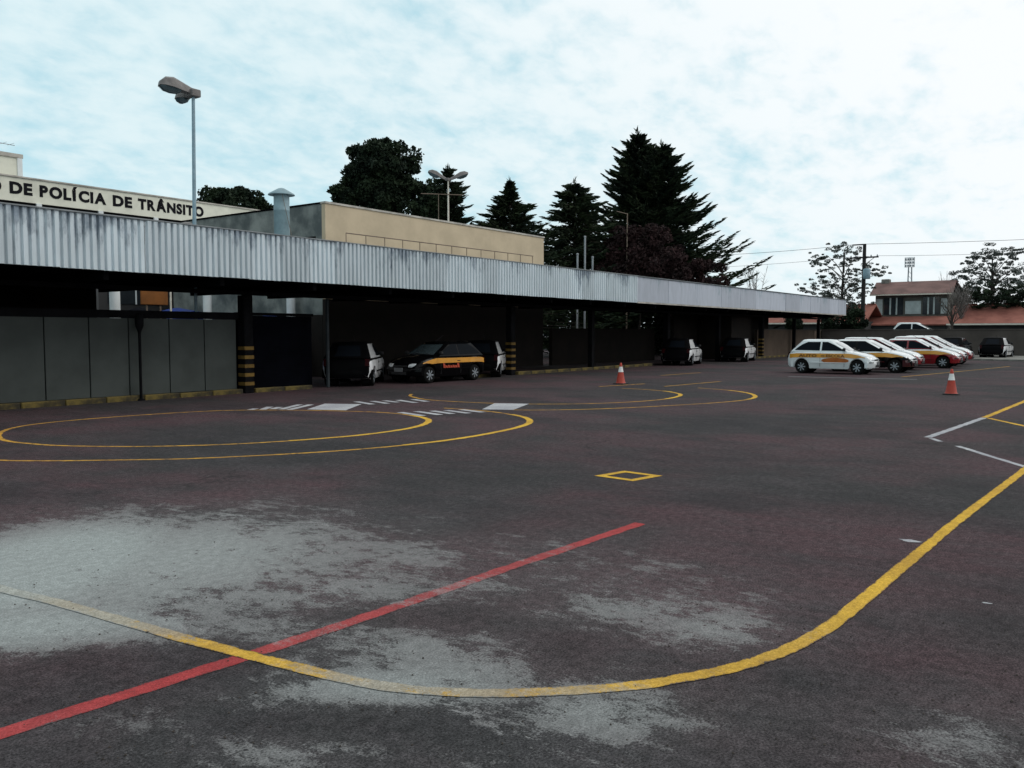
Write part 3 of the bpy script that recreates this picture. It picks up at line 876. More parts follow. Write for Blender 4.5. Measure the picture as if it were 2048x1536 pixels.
def text_mesh(ch, bold=0.022, extrude=0.03):
    cu = bpy.data.curves.new('t', 'FONT')
    cu.body = ch
    cu.size = 1.0
    cu.offset = bold
    cu.extrude = extrude
    cu.resolution_u = 4
    o = bpy.data.objects.new('t', cu)
    COL.objects.link(o)
    bpy.context.view_layer.update()
    dg = bpy.context.evaluated_depsgraph_get()
    me_ = bpy.data.meshes.new_from_object(o.evaluated_get(dg))
    bpy.data.objects.remove(o)
    return me_
def bounds(me_):
    c = np.empty(len(me_.vertices) * 3, dtype=np.float32)
    me_.vertices.foreach_get('co', c)
    c = c.reshape(-1, 3)
    return c.min(0), c.max(0)
capH = bounds(text_mesh('E', 0.0))[1][1]
LH, LZ = 0.415, 7.235                      # cap height and baseline of the lettering
letters = {}
def word(txt, xa, xb):
    """letters spread to fill xa..xb on the parapet"""
    gap = 0.075
    info = []
    for ch in txt:
        if ch not in letters:
            me_ = text_mesh(ch, 0.05, 0.006)
            lo, hi = bounds(me_)
            me_.name = 'letter'
            me_.materials.clear()
            me_.materials.append(M['letter'])
            letters[ch] = (me_, lo, hi)
        info.append(letters[ch])
    wtot = sum(h[0] - l[0] for _, l, h in info) + gap * (len(txt) - 1)
    sx = (xb - xa) / wtot
    sz = LH / capH
    x = xa
    for me_, lo, hi in info:
        o = obj_from('letter', me_, None, cb)
        o.rotation_euler = (R(90), 0, 0)
        o.scale = (sx, sz, 1)
        o.location = (x - lo[0] * sx - 16, YC - 0.008 - 40, LZ)
        x += (hi[0] - lo[0] + gap) * sx
word('O', 14.85, 15.36)
word('DE', 15.66, 16.52)
word('POLÍCIA', 16.80, 19.56)
word('DE', 19.86, 20.74)
word('TRÂNSITO', 21.02, 24.32)

# ------------------------------------------------------------------ lamps
def head_rings(L_, W_, Hh):
    rings = []
    for t, wv, hv, dz in ((0, .30, .55, 0), (.10, .34, .62, 0), (.32, .55, .8, .01), (.62, 1.0, 1.0, .03), (.85, .92, .85, .03), (1.0, .55, .35, .02)):
        x = L_ * t
        w_, h_ = W_ * wv / 2, Hh * hv
        rings.append([(x, -w_, 0), (x, -w_ * .72, h_ * .75 + dz), (x, -w_ * .25, h_ + dz), (x, w_ * .25, h_ + dz), (x, w_ * .72, h_ * .75 + dz), (x, w_, 0)])
    return rings
def lamp_head(parent, pos, az, tilt, L_=1.05, W_=0.42, Hh=0.20):
    mtx = Matrix.Translation(pos) @ Matrix.Rotation(az, 4, 'Z') @ Matrix.Rotation(-tilt, 4, 'Y')
    sh = MB().loft([[mtx @ Vector(p) for p in r_] for r_ in head_rings(L_, W_, Hh)]).build('lamp_head', M['lamp_shell'], parent, 35)
    bowl = []
    for t, k in ((.38, .35), (.5, .85), (.68, 1.0), (.86, .85), (.97, .3)):
        w_ = W_ * .42 * (0.6 + 0.4 * k)
        bowl.append([mtx @ Vector((L_ * t, -w_, -0.004)), mtx @ Vector((L_ * t, -w_ * .7, -0.10 * k)), mtx @ Vector((L_ * t, 0, -0.14 * k)), mtx @ Vector((L_ * t, w_ * .7, -0.10 * k)), mtx @ Vector((L_ * t, w_, -0.004))])
    b_ = MB().loft(bowl).mesh('lens', wloc(parent), 50)
    o = obj_from('lens', b_, M['lamp_glass'], sh)
    o.location = (0, 0, 0)
    return sh
l1 = thing('street_lamp', 'tall slim lamp post with drooping cobra head rising above the canopy at left', 'street lamp', (13.72, 20.75, 0))
MB().tube([(13.72, 20.75, 0), (13.72, 20.75, 4.0), (13.78, 20.75, 8.10)], [0.06, 0.055, 0.045], 10).build('pole', M['pole'], l1, 40)
MB().bbox(13.66, 13.94, 20.62, 20.88, 8.06, 8.26, 0.02).build('bracket', M['lamp_shell'], l1)
lamp_head(l1, Vector((13.78, 20.75, 8.13)), R(160), R(7), 0.88, 0.50, 0.27)
lamp_head(l1, Vector((13.77, 20.78, 8.06)), R(95), R(2), 0.62, 0.34, 0.17)
def twin_lamp(x, y, zt, z0, name_label, az, sc=1.0, tilt=R(8)):
    t_ = thing('twin_lamp', name_label, 'street lamp', (x, y, z0))
    MB().tube([(x, y, z0), (x, y, zt)], [0.07 * sc, 0.05 * sc], 10).build('pole', M['lamp_pale'], t_, 40)
    MB().bbox(x - .2 * sc, x + .2 * sc, y - .12 * sc, y + .12 * sc, zt - .02, zt + .16 * sc, 0.02).build('bracket', M['lamp_shell'], t_)
    for a in (az, az + math.pi):
        lamp_head(t_, Vector((x + .15 * sc * math.cos(a), y + .15 * sc * math.sin(a), zt + 0.02)), a, tilt, 1.3 * sc, 0.55 * sc, 0.26 * sc)
    return t_
t2 = twin_lamp(35.2, 30.0, 9.85, 6.2, 'twin head lamp post standing behind the tan block', R(-40), 0.8, R(22))
MB().tube([(33.8, 30.7, 9.05), (36.2, 29.4, 9.15)], 0.02, 5).build('cross_bar', M['rail'], t2)
MB().tube([(34.75, 30.3, 6.2), (34.75, 30.3, 9.1)], 0.02, 5).build('conduit', M['rail'], t2)
twin_lamp(18.75, 30.0, 5.72, 0, 'small twin floodlight in front of the black lettering', R(-35), 0.62, R(4))

# galvanised stub pipes and a pole past the tan block
for i, (x, y, zt, lb, r_) in enumerate(((44.35, 27.0, 7.45, 'tallest of three pale pipes beyond the tan block', .06), (43.5, 27.0, 6.35, 'left short pale pipe beyond the tan block', .06), (45.25, 27.0, 6.3, 'right short pale pipe beyond the tan block', .06))):
    t_ = thing('vent_pipe', lb, 'pipe', (x, y, 0), group='pale pipes behind the canopy')
    MB().tube([(x, y, 0), (x, y, zt)], r_, 10).build('pipe', M['metal_grey'], t_, 40)
    MB().lathe([(r_ + .02, zt + .001), (r_ + .02, zt + .07), (.02, zt + .1)], (x, y, 0), 10).build('cap', M['metal_grey'], t_, 40)
t_ = thing('thin_pole', 'thin brown pole before the reddish foliage', 'pole', (54.2, 24.9, 0))
MB().tube([(52.2, 28.4, 0), (52.2, 28.4, 9.9)], [0.06, 0.04], 8).build('pole', M['rail'], t_, 40)
MB().tube([(52.2, 28.4, 9.85), (51.6, 28.9, 10.0)], 0.03, 6).build('arm', M['rail'], t_)

# ------------------------------------------------------------------ things in the courtyard seen over the hoarding
for x, y, lb in ((15.42, 28.0, 'white column seen above the hoarding, left of the orange sheet'), (20.35, 30.0, 'white column beside the bright blue tarpaulin'), (21.75, 26.6, 'white round column against the tan flank wall')):
    t_ = thing('white_column', lb, 'column', (x, y, 0), group='white courtyard columns')
    MB().lathe([(0.17, 0.08), (0.17, 4.9), (0.21, 4.92), (0.21, 5.0)], (x, y, 0), 16).build('shaft', M['white_col'], t_, 40)
    MB().bbox(x - .22, x + .22, y - .22, y + .22, 0, 0.079, 0.01).build('base', M['concrete'], t_)
def tarp(name, x0, x1, y0, y1, z0, z1, mat, label, cat):
    rings = []
    n = 9
    for i in range(n):
        t = i / (n - 1)
        h = z0 + (z1 - z0) * (math.sin(math.pi * t) ** 0.6)
        xx = x0 + (x1 - x0) * t
        rings.append([(xx, y0, z0 - 1.4), (xx, y0 + .1, h - .15), (xx, (y0 + y1) / 2, h), (xx, y1 - .1, h - .15), (xx, y1, z0 - 1.4)])
    return simple_thing(name, MB().loft(rings), mat, label, cat, smooth=60)
tarp('blue_tarpaulin', 18.8, 22.0, 30.8, 33.5, 1.4, 2.75, 'blue_tarp', 'bright blue tarpaulin hump seen over the hoarding', 'tarpaulin')
tarp('navy_tarpaulin', 15.6, 17.6, 27.6, 29.4, 1.4, 2.62, 'navy', 'dark navy covered heap seen under the orange sheet', 'tarpaulin')
tarp('blue_cover', 19.6, 21.4, 25.6, 27.0, 1.4, 2.42, 'blue_tarp', 'blue cover seen between the striped post and white column', 'tarpaulin')
t_ = thing('orange_sign', 'orange sheet sign hanging above the hoarding', 'sign', (16.2, 27, 0))
MB().bbox(15.75, 16.75, 26.95, 27.0, 2.65, 3.25, 0.02).build('sheet', M['orange'], t_)
MB().tube([(16.0, 27.03, 0), (16.0, 27.03, 3.25)], 0.03, 8).build('post', M['rail'], t_)
MB().tube([(16.5, 27.03, 0), (16.5, 27.03, 3.25)], 0.03, 8).build('post', M['rail'], t_)
simple_thing('shaded_wall_panel', MB().bbox(13.05, 14.6, 27.5, 27.6, 0, 4.6, 0.02), 'shaded_wall', 'shade-grey panel standing in for the cream block wall, seen above the hoarding near its left end', 'shaded_wall')  # stands in for the cream block's wall, its shade painted in as grey
# ------------------------------------------------------------------ traffic cones
def cone(x, y, label, h=0.70):
    t_ = thing('traffic_cone', label, 'traffic cone', (x, y, 0), group='traffic cones on the lot')
    def rr(z): return 0.155 - (0.155 - 0.03) * (z - 0.03) / (h - 0.03)
    bs = [(-.19, -.19), (.19, -.19), (.19, .19), (-.19, .19)]
    MB().bbox(x - .19, x + .19, y - .19, y + .19, 0.0, 0.035, 0.012).build('base', M['cone_base'], t_)
    z1, z2, z3 = 0.40, 0.58, h
    MB().lathe([(0.17, 0.036), (rr(0.06), 0.06), (rr(z1), z1)], (x, y, 0), 20).build('lower_body', M['cone_red'], t_, 40)
    MB().lathe([(rr(z1) + .002, z1 + .001), (rr(z2) + .002, z2)], (x, y, 0), 20).build('white_collar', M['cone_white'], t_, 40)
    MB().lathe([(rr(z2), z2 + .001), (rr(z3), z3), (rr(z3) * .7, z3 + .01)], (x, y, 0), 20).build('tip', M['cone_red'], t_, 40)
    return t_
cone(25.0, 13.8, 'red and white cone near the far yellow loop')
cone(26.1, 4.05, 'red and white cone in front of the parked row at right')

# ------------------------------------------------------------------ cars
def lin(x, pts):
    if x <= pts[0][0]: return pts[0][1]
    for (a, b), (c, d) in zip(pts[:-1], pts[1:]):
        if x <= c: return b + (d - b) * (x - a) / (c - a)
    return pts[-1][1]
def smooth_lin(x, pts, e=0.05):
    return (lin(x - e, pts) + lin(x, pts) * 2 + lin(x + e, pts)) / 4
_cache = {}
def cmesh(key, fn):
    if key not in _cache: _cache[key] = fn()
    return _cache[key]
def make_car(label, body_mat, loc, heading, group, style='hatch', band=None, logo=None, doors=3, sc=(1, 1, 1), text=True, rim='rim', plate=True, lower=None, tail=None, glare_tops=None, rear_glass=True):
    """local frame: +x nose, +y left, z up"""
    root = thing('parked_car', label, 'car', (0, 0, 0), group=group)
    tall = {'hatch': 0, 'sedan': -0.02, 'tall': 0.05}[style]
    L2 = 1.88 if style != 'sedan' else 2.08
    xw = (1.24, -1.20)
    rw = 0.285
    ra = 0.335
    top = [(-L2, .70), (-L2 + .04, .82), (-L2 + .12, .90), (-1.4, .93), (.95, .935), (1.35, .86), (1.62, .77), (L2 - .13, .69), (L2 - .05, .60), (L2, .52)]
    if style == 'sedan':
        top = [(-L2, .70), (-L2 + .05, .88), (-L2 + .15, .95), (-1.35, .97), (.95, .935), (1.45, .85), (1.8, .76), (L2 - .13, .69), (L2 - .05, .60), (L2, .52)]
    wid = [(-L2, .62), (-L2 + .06, .71), (-L2 + .25, .785), (-.9, .81), (.8, .81), (1.35, .80), (L2 - .30, .765), (L2 - .10, .68), (L2 - .03, .60), (L2, .52)]
    bot = [(-L2, .36), (-L2 + .1, .29), (-1.5, .22), (1.5, .21), (L2 - .1, .23), (L2, .30)]
    def body_fn():
        st_ = sorted(set([round(v, 3) for v in list(np.linspace(-L2, L2, 45)) + [-L2 + .03, -L2 + .06, L2 - .03, L2 - .06] + [c + ra * math.cos(t) for c in xw for t in np.linspace(0, math.pi, 13)]]))
        rings = []
        for x in st_:
            w_ = lin(x, wid)
            zt = smooth_lin(x, top)
            zb = lin(x, bot)
            for c in xw:
                d = abs(x - c)
                if d < ra: zb = max(zb, rw + math.sqrt(ra * ra - d * d))
            zs = zt - 0.055
            zm = min(max(zb + .03, .46), zs - .05)
            side = [(w_ - .05 - .03 * (zb < .3), zb), (w_ - .005, zm), (w_, (zm + zs) / 2), (w_ - .018, zs - .03), (w_ - .065, zs + .02), (w_ * .62, zt), (w_ * .3, zt + .012)]
            ring = [(x, y, z) for y, z in side] + [(x, 0, zt + .016)] + [(x, -y, z) for y, z in reversed(side)]
            # underside, in behind the wheels
            yi = min(w_ - .10, .56)
            zu = lin(x, bot) + .02
            ring += [(x, -yi, max(zb - 0.0, zu)), (x, -yi, zu), (x, yi, zu), (x, yi, max(zb - 0.0, zu))]
            rings.append(ring)
        return MB().loft(rings).mesh('body', (0, 0, 0), 32)
    me_ = cmesh(('body', style), body_fn).copy() if True else None
    me_.materials.clear()
    me_.materials.append(body_mat)
    body = obj_from('body', me_, None, root)
    # greenhouse
    zr = 1.40 + tall
    zb_ = .90
    if style == 'sedan': xrb, xrt, xft, xfb = -1.42, -.85, .18, .98
    elif style == 'tall': xrb, xrt, xft, xfb = -1.80, -1.45, .12, 1.12
    else: xrb, xrt, xft, xfb = -1.78, -1.28, .12, .98
    wb, wr = .745, .565
    def ys(z): return wb + (wr - wb) * max(0, (z - zb_)) / (zr - .05 - zb_)
    def xr(z): return xrb + (xrt - xrb) * (z - zb_) / (zr - .05 - zb_)
    def xf(z): return xfb + (xft - xfb) * (z - zb_) / (zr - .05 - zb_)
    def cabin_fn():
        rings = []
        for z, k in ((zb_, 1), (1.0, 1), (1.2, 1), (zr - .05, 1)):
            y, a, b = ys(z), xr(z), xf(z)
            m = .10
            ring = [(a, -y * .8, z), (a + m * .8, -y, z), (-.9, -y - .006, z), (-.3, -y - .010, z), (b - m * 1.5, -y, z), (b, -y * .8, z), (b + .06, 0, z), (b, y * .8, z), (b - m * 1.5, y, z), (-.3, y + .010, z), (-.9, y + .006, z), (a + m * .8, y, z), (a, y * .8, z), (a - .05, 0, z)]
            rings.append(ring)
        for dz, s in ((-.015, .93), (.005, .80), (.022, .45)):
            a, b = xr(zr - .05) + (1 - s) * .35, xf(zr - .05) - (1 - s) * .45
            y = ys(zr - .05) * s
            z = zr + dz
            m = .10
            rings.append([(a, -y * .8, z), (a + m * .8, -y, z), (-.9, -y, z), (-.3, -y, z), (b - m * 1.5, -y, z), (b, -y * .8, z), (b + .04, 0, z), (b, y * .8, z), (b - m * 1.5, y, z), (-.3, y, z), (-.9, y, z), (a + m * .8, y, z), (a, y * .8, z), (a - .03, 0, z)])
        return MB().loft(rings).mesh('cabin', (0, 0, 0), 32)
    me_ = cmesh(('cabin', style), cabin_fn).copy()
    me_.materials.clear()
    me_.materials.append(body_mat)
    cabin = obj_from('cabin', me_, None, root)
    if glare_tops:  # upward faces painted white to strengthen the sky glare on them
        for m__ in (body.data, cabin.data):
            m__.materials.append(glare_tops)
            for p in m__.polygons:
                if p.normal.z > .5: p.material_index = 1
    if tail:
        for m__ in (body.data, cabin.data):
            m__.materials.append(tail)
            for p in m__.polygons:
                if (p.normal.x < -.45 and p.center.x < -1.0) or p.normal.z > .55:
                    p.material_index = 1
    # side windows: curved-top polygons in (x,z) on the leaning side
    zl, zh = .955, zr - .085
    def rearx(z): return xr(z) + .17
    def frontx(z): return xf(z) - .17
    split = -.36
    def side_glass(kind):
        def fn(sg):
            if kind == 'front':
                pts = [(split + .04, zl), (frontx(zl) - .02, zl + .0), (frontx(zl + .1), zl + .1), (frontx(1.2) - .02, 1.2), (frontx(zh) - .10, zh), (split + .04, zh)]
            else:
                pts = [(rearx(zl) + .02, zl + .02), (split - .04, zl), (split - .04, zh), (rearx(zh) + .18, zh), (rearx(1.22) + .06, 1.22), (rearx(1.08) + .0, 1.08)]
            return MB().prism([(x, sg * (ys(z) + .011), z) for x, z in pts], (0, sg * .004, 0)).mesh('side_window')
        return fn
    for sg in (-1, 1):
        for kd in (('front', 'rear') if rear_glass else ('front',)):
            me_ = cmesh(('sw', style, kd, sg), lambda: side_glass(kd)(sg))
            obj_from('side_window', me_, M['glass'], root)
    def screen(front):
        rings = []
        for z in (.965, 1.1, zr - .10):
            xx = (xf(z) + .055) if front else (xr(z) - .045)
            s = 1 if front else -1
            y = ys(z) * (.84 if front else .80)
            ring = [(xx - s * .052, -y, z), (xx - s * .022, -y * .6, z), (xx + s * .012, 0, z), (xx - s * .022, y * .6, z), (xx - s * .052, y, z)]
            rings.append(ring)
        return MB().loft(rings, close=False, cap=False).mesh('screen', (0, 0, 0), 60)
    for fr in (True, False):
        obj_from('windscreen' if fr else 'rear_window', cmesh(('scr', style, fr), lambda: screen(fr)), M['screen'] if fr else M['glass'], root)
    obj_from('wiper', cmesh(('wip', style, 0), lambda: MB().tube([(xfb + .03, -.5, .965), (xfb + .0, .05, .995)], .012, 5).mesh('wiper')), M['trim'], root)
    obj_from('wiper', cmesh(('wip', style, 1), lambda: MB().tube([(xfb + .03, .06, .965), (xfb + .0, .55, .995)], .012, 5).mesh('wiper')), M['trim'], root)
    # bumpers
    def bump(front):
        rings = []
        for t in np.linspace(-1, 1, 15):
            s = 1 if front else -1
            y = t * .80
            xx = s * (L2 + .035 - .20 * abs(t) ** 3.2 - .05 * t * t)
            rings.append([(xx, y, .27), (xx + s * .02, y, .36), (xx + s * .025, y, .47), (xx - s * .01, y, .54), (xx - s * .10, y, .54), (xx - s * .10, y, .27)])
        return MB().loft(rings).mesh('bumper', (0, 0, 0), 40)
    for fr in (True, False):
        me_ = cmesh(('bump', style, fr), lambda: bump(fr)).copy()
        me_.materials.clear(); me_.materials.append(lower or body_mat)
        b_ = obj_from('bumper', me_, None, root)
        if fr:
            obj_from('air_intake', cmesh(('intake', style), lambda: MB().bbox(L2 + .045, L2 + .062, -.34, .34, .30, .39, .01).mesh('air_intake')), M['trim'], b_)
            for sg in (-1, 1):
                obj_from('bumper_strip', cmesh(('bs', style, sg), lambda: MB().prism([(L2 - .02, sg * .50, .475), (L2 - .14, sg * .745, .475), (L2 - .14, sg * .745, .505), (L2 - .02, sg * .50, .505)], (.03, sg * .02, 0)).mesh('bumper_strip')), M['trim'], b_)
    obj_from('grille', cmesh(('grille', style), lambda: MB().bbox(L2 - .03, L2 + .005, -.30, .30, .555, .615, .008).mesh('grille')), M['trim'], root)
    for sg in (-1, 1):
        def hl(sg=sg):
            rings = []
            for t in (0, .33, .66, 1):
                y = sg * (.38 + .33 * t)
                xx = L2 - .035 - .19 * t ** 1.8
                rings.append([(xx + .03, y, .555), (xx + .035, y, .60), (xx - .02, y, .655 + .03 * t), (xx - .07, y, .665 + .03 * t), (xx - .07, y, .555)])
            return MB().loft(rings).mesh('headlight', (0, 0, 0), 40)
        obj_from('headlight', cmesh(('hl', style, sg), hl), M['head_lamp'], root)
        def tl(sg=sg):
            return MB().prism([(-L2 + .02, sg * .56, .66), (-L2 + .02, sg * .70, .66), (-L2 + .12, sg * .70, .88), (-L2 + .12, sg * .56, .88)], (-.035, sg * .02, 0)).mesh('tail_light')
        obj_from('tail_light', cmesh(('tl', style, sg), tl), M['tail_lamp'], root)
        def mi(sg=sg):
            return MB().bbox(.62, .74, sg * .79 - .075, sg * .79 + .075, .95, 1.07, .03).tube([(.70, sg * .70, .965), (.69, sg * .77, .99)], .022, 6).mesh('mirror', (0, 0, 0), 50)
        obj_from('mirror', cmesh(('mi', style, sg), mi), M['trim'], root)
        obj_from('door_handle', cmesh(('dh', style, sg), lambda: MB().bbox(-.32, -.16, sg * .812 - .014, sg * .812 + .014, .725, .755, .008).mesh('door_handle')), M['trim'], root)
        for x in ((-.36,) if doors == 3 else (-.36, -.98)) + (.70,):
            obj_from('door_seam', cmesh(('seam', x, sg), lambda: MB().box(x - .006, x + .006, sg * .806 - .006, sg * .806 + .006, .30, .87).mesh('door_seam')), M['trim'], root)
        obj_from('rub_strip', cmesh(('rub', style, sg, (lower or body_mat).name), lambda: MB().bbox(-.80, .84, sg * .811 - .008, sg * .811 + .008, .445, .485, .004).mesh('rub_strip')), lower or body_mat, root)
        # wheels
        for wi, xc in enumerate(xw):
            wt = bpy.data.objects.new('wheel', None)
            COL.objects.link(wt)
            wt.parent = root
            wt.location = (xc, sg * .69, rw)
            wt.rotation_euler = (0, 0, 0 if sg < 0 else math.pi)
            wt.empty_display_size = .1
            ty = cmesh('tyre', lambda: MB().lathe([(.20, .085), (.255, .088), (.278, .07), (rw, .03), (rw, -.03), (.278, -.07), (.255, -.088), (.20, -.085)], (0, 0, 0), 28, 'y').mesh('tyre', (0, 0, 0), 50))
            obj_from('tyre', ty, M['rubber'], wt)
            def rimf():
                m = MB().lathe([(.20, -.07), (.20, -.080), (.185, -.084), (.165, -.072), (.06, -.078), (.05, -.088), (.001, -.088)], (0, 0, 0), 24, 'y')
                for k in range(7):
                    a = 2 * math.pi * k / 7
                    c, s = math.cos(a), math.sin(a)
                    p = [(.055, -.018), (.175, -.026), (.175, .026), (.055, .018)]
                    m.prism([(u * c - v * s, -.074, u * s + v * c) for u, v in p], (0, -.014, 0))
                return m.mesh('rim', (0, 0, 0), 30)
            obj_from('rim', cmesh('rim', rimf), M[rim], wt)
            wl = obj_from('wheel_well', cmesh(('well', wi, sg), lambda: MB().lathe([(.325, -.12), (.325, .12)], (0, 0, 0), 20, 'y').mesh('wheel_well')), M['rubber'], wt)
            wl.location = (0, .17, .03)
    if plate:
        o = obj_from('number_plate', cmesh('plate', lambda: MB().bbox(0, .012, -.2, .2, 0, .13, .004).mesh('number_plate')), M['plate'], root)
        o.location = (L2 + .065, 0, .40)
        o = obj_from('number_plate', cmesh('plate', None), M['plate'], root)
        o.location = (-L2 - .075, 0, .40)
    obj_from('aerial', cmesh('aerial', lambda: MB().tube([(.05, 0, 1.405), (-.35, 0, 1.62)], .008, 5).mesh('aerial')), M['trim'], root)
    if band:
        for sg in (-1, 1):
            def bandf(sg=sg):
                xs_ = np.linspace(-L2 + .12, L2 - .30, 24)
                vs, fs = [], []
                for x in xs_:
                    zt = smooth_lin(x, top) - .055
                    w_ = lin(x, wid)
                    hi = min(zt - .035, .845)
                    lo = max(hi - .17, .62) if x < 1.1 else hi - .17 * max(.15, (L2 - .30 - x) / (L2 - 1.4))
                    vs += [(x, sg * (w_ + .010), lo), (x, sg * (w_ + .004), hi)]
                fs = [(2 * i, 2 * i + 2, 2 * i + 3, 2 * i + 1) for i in range(len(xs_) - 1)]
                return MB().add(vs, fs).mesh('side_band')
            b_ = obj_from('side_band', cmesh(('band', style, sg), bandf), M['band'], root)
            if text:
                for wd, x0_, ln in (('AUTO', -1.30, .80), ('ESCOLA', -.10, .80)):
                    def tm(wd=wd):
                        t__ = text_mesh(wd, .02, .002)
                        return t__
                    tme = cmesh(('txt', wd), tm)
                    lo, hi = bounds(tme)
                    tme.materials.clear(); tme.materials.append(M['band_text'])
                    o = obj_from('lettering', tme, None, b_)
                    s = ln / (hi[0] - lo[0])
                    o.scale = (s, .105 / capH, 1)
                    if sg < 0:
                        o.rotation_euler = (R(90), 0, 0)
                        o.location = (x0_, -.826, .695)
                    else:
                        o.rotation_euler = (R(90), 0, R(180))
                        o.location = (x0_ + ln, .826, .695)
    if logo:
        for sg in (-1, 1):
            if logo == 'oval':
                pts = [(.30 + .60 * math.cos(a), sg * .8125, .555 + .115 * math.sin(a)) for a in np.linspace(0, 2 * math.pi, 28)[:-1]]
                obj_from('door_logo', cmesh(('logo', logo, sg), lambda: MB().prism(pts, (0, sg * .006, 0)).mesh('door_logo')), M['logo_oval'], root)
            else:
                def lf(sg=sg):
                    m = MB()
                    # a slanted script-like mark with a tail stroke under it
                    for k in range(7):
                        x = -.28 + k * .125
                        hgt = (.16, .09, .10, .09, .10, .09, .17)[k]
                        m.prism([(x, sg * .815, .50), (x + .11, sg * .815, .50 + .01), (x + .13, sg * .815, .50 + hgt), (x + .03, sg * .815, .50 + hgt * .85)], (0, sg * .005, 0))
                    return m.mesh('door_logo')
                obj_from('door_logo', cmesh(('logo', logo, sg), lf), M['logo_red'], root)
    root.location = (loc[0], loc[1], loc[2] if len(loc) > 2 else 0)
    root.rotation_euler = (0, 0, heading)
    root.scale = sc
    return root

ROW = 'cars parked side by side facing right'
make_car('white hatchback with yellow band and orange oval, nearest of the parked row', M['car_white'], (37.0, 10.25), R(-90), ROW, 'hatch', band=True, logo='oval', sc=(.92, .97, 1.01))
make_car('black hatchback with yellow band and bonnet painted white as sky glare, second in the parked row', M['car_black'], (39.6, 9.45), R(-91), ROW, 'hatch', band=True, text=False, glare_tops=M['car_white'], lower=M['car_wine'])
make_car('red tall hatchback without band, third in the parked row', M['car_red'], (42.7, 9.75), R(-90), ROW, 'tall', sc=(1, 1, 1.02), glare_tops=M['car_white'])
make_car('red hatchback with yellow band, fourth in the parked row', M['car_red'], (46.0, 8.65), R(-91), ROW, 'hatch', band=True, text=False, glare_tops=M['car_white'])
make_car('red tall hatchback, fifth in the parked row', M['car_red'], (49.0, 8.85), R(-90), ROW, 'tall', sc=(1, 1, 1.04), lower=M['car_wine'], glare_tops=M['car_white'])
make_car('red hatchback with yellow band, farthest of the parked row', M['car_red'], (52.2, 9.0), R(-90), ROW, 'tall', band=True, text=False, sc=(1, 1, 1.06), glare_tops=M['car_white'])
UND = 'cars parked under the canopy'
make_car('black hatchback with yellow band and red door logo under the canopy', M['car_black'], (22.72, 19.93), R(180), UND, 'hatch', band=True, logo='script', text=False, rim='lamp_pale')
def rear_at(x, y, heading, label, group, body='car_silver', style='hatch'):
    """place a car by its rear right wheel"""
    c, s = math.cos(heading), math.sin(heading)
    lx, ly = -1.20, -0.77
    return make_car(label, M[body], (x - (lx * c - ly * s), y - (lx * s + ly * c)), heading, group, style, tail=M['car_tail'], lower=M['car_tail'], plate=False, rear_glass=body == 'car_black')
rear_at(19.5, 19.8, R(38), 'pale sided car with black tail, left of the yellow banded car under the canopy', UND)
rear_at(26.25, 19.75, R(31), 'pale sided car with black tail seen from behind, between banded car and striped post', UND)
rear_at(41.4, 18.6, R(14), 'pale sided car with black tail seen from behind in the far shaded bays, left one', UND)
rear_at(48.6, 18.35, R(11), 'pale sided car with black tail seen from behind in the far shaded bays, right one', UND)
rear_at(65.2, 6.9, R(-3), 'pale sided car with black tail seen from behind, parked alone by the boundary wall', 'cars by the boundary wall')
rear_at(62.8, 9.0, R(-1), 'dark car showing past the end of the parked row', 'cars by the boundary wall', 'car_black')
c_ = make_car('white car on the street showing over the boundary wall', M['car_white'], (77.2, 14.6, 0.9), R(-88), None, 'tall', sc=(1.05, 1.05, 1.14))
c_ = make_car('pale car roof glimpsed through the canopy above the low wall', M['car_silver'], (60.5, 40.5, 0.35), R(-60), None, 'tall', sc=(1, 1, 1.1))

# ------------------------------------------------------------------ vegetation
def rot_quads(P, size, rng, up_bias=0.0, aspect=0.6):
    n = len(P)
    a = rng.normal(size=(n, 3)); a /= np.linalg.norm(a, axis=1, keepdims=True)
    b = rng.normal(size=(n, 3)); b[:, 2] *= (1 - up_bias)
    b -= (b * a).sum(1, keepdims=True) * a
    b /= np.linalg.norm(b, axis=1, keepdims=True) + 1e-9
    s = size * rng.uniform(.6, 1.3, size=(n, 1))
    a = a * s * .5; b = b * s * .5 * aspect
    return np.stack([P - a - b * .4, P - b * .1 + a * .0 - b, P + a, P + b], 1)
def clump_cloud(centers, radii, per, size, rng, squash=.75):
    out = []
    for c, r_ in zip(centers, radii):
        d = rng.normal(size=(per, 3)); d /= np.linalg.norm(d, axis=1, keepdims=True)
        rad = r_ * rng.uniform(.25, 1, size=(per, 1)) ** .5
        p = np.asarray(c) + d * rad * np.array([1, 1, squash])
        out.append(rot_quads(p, size, rng))
    return np.concatenate(out)
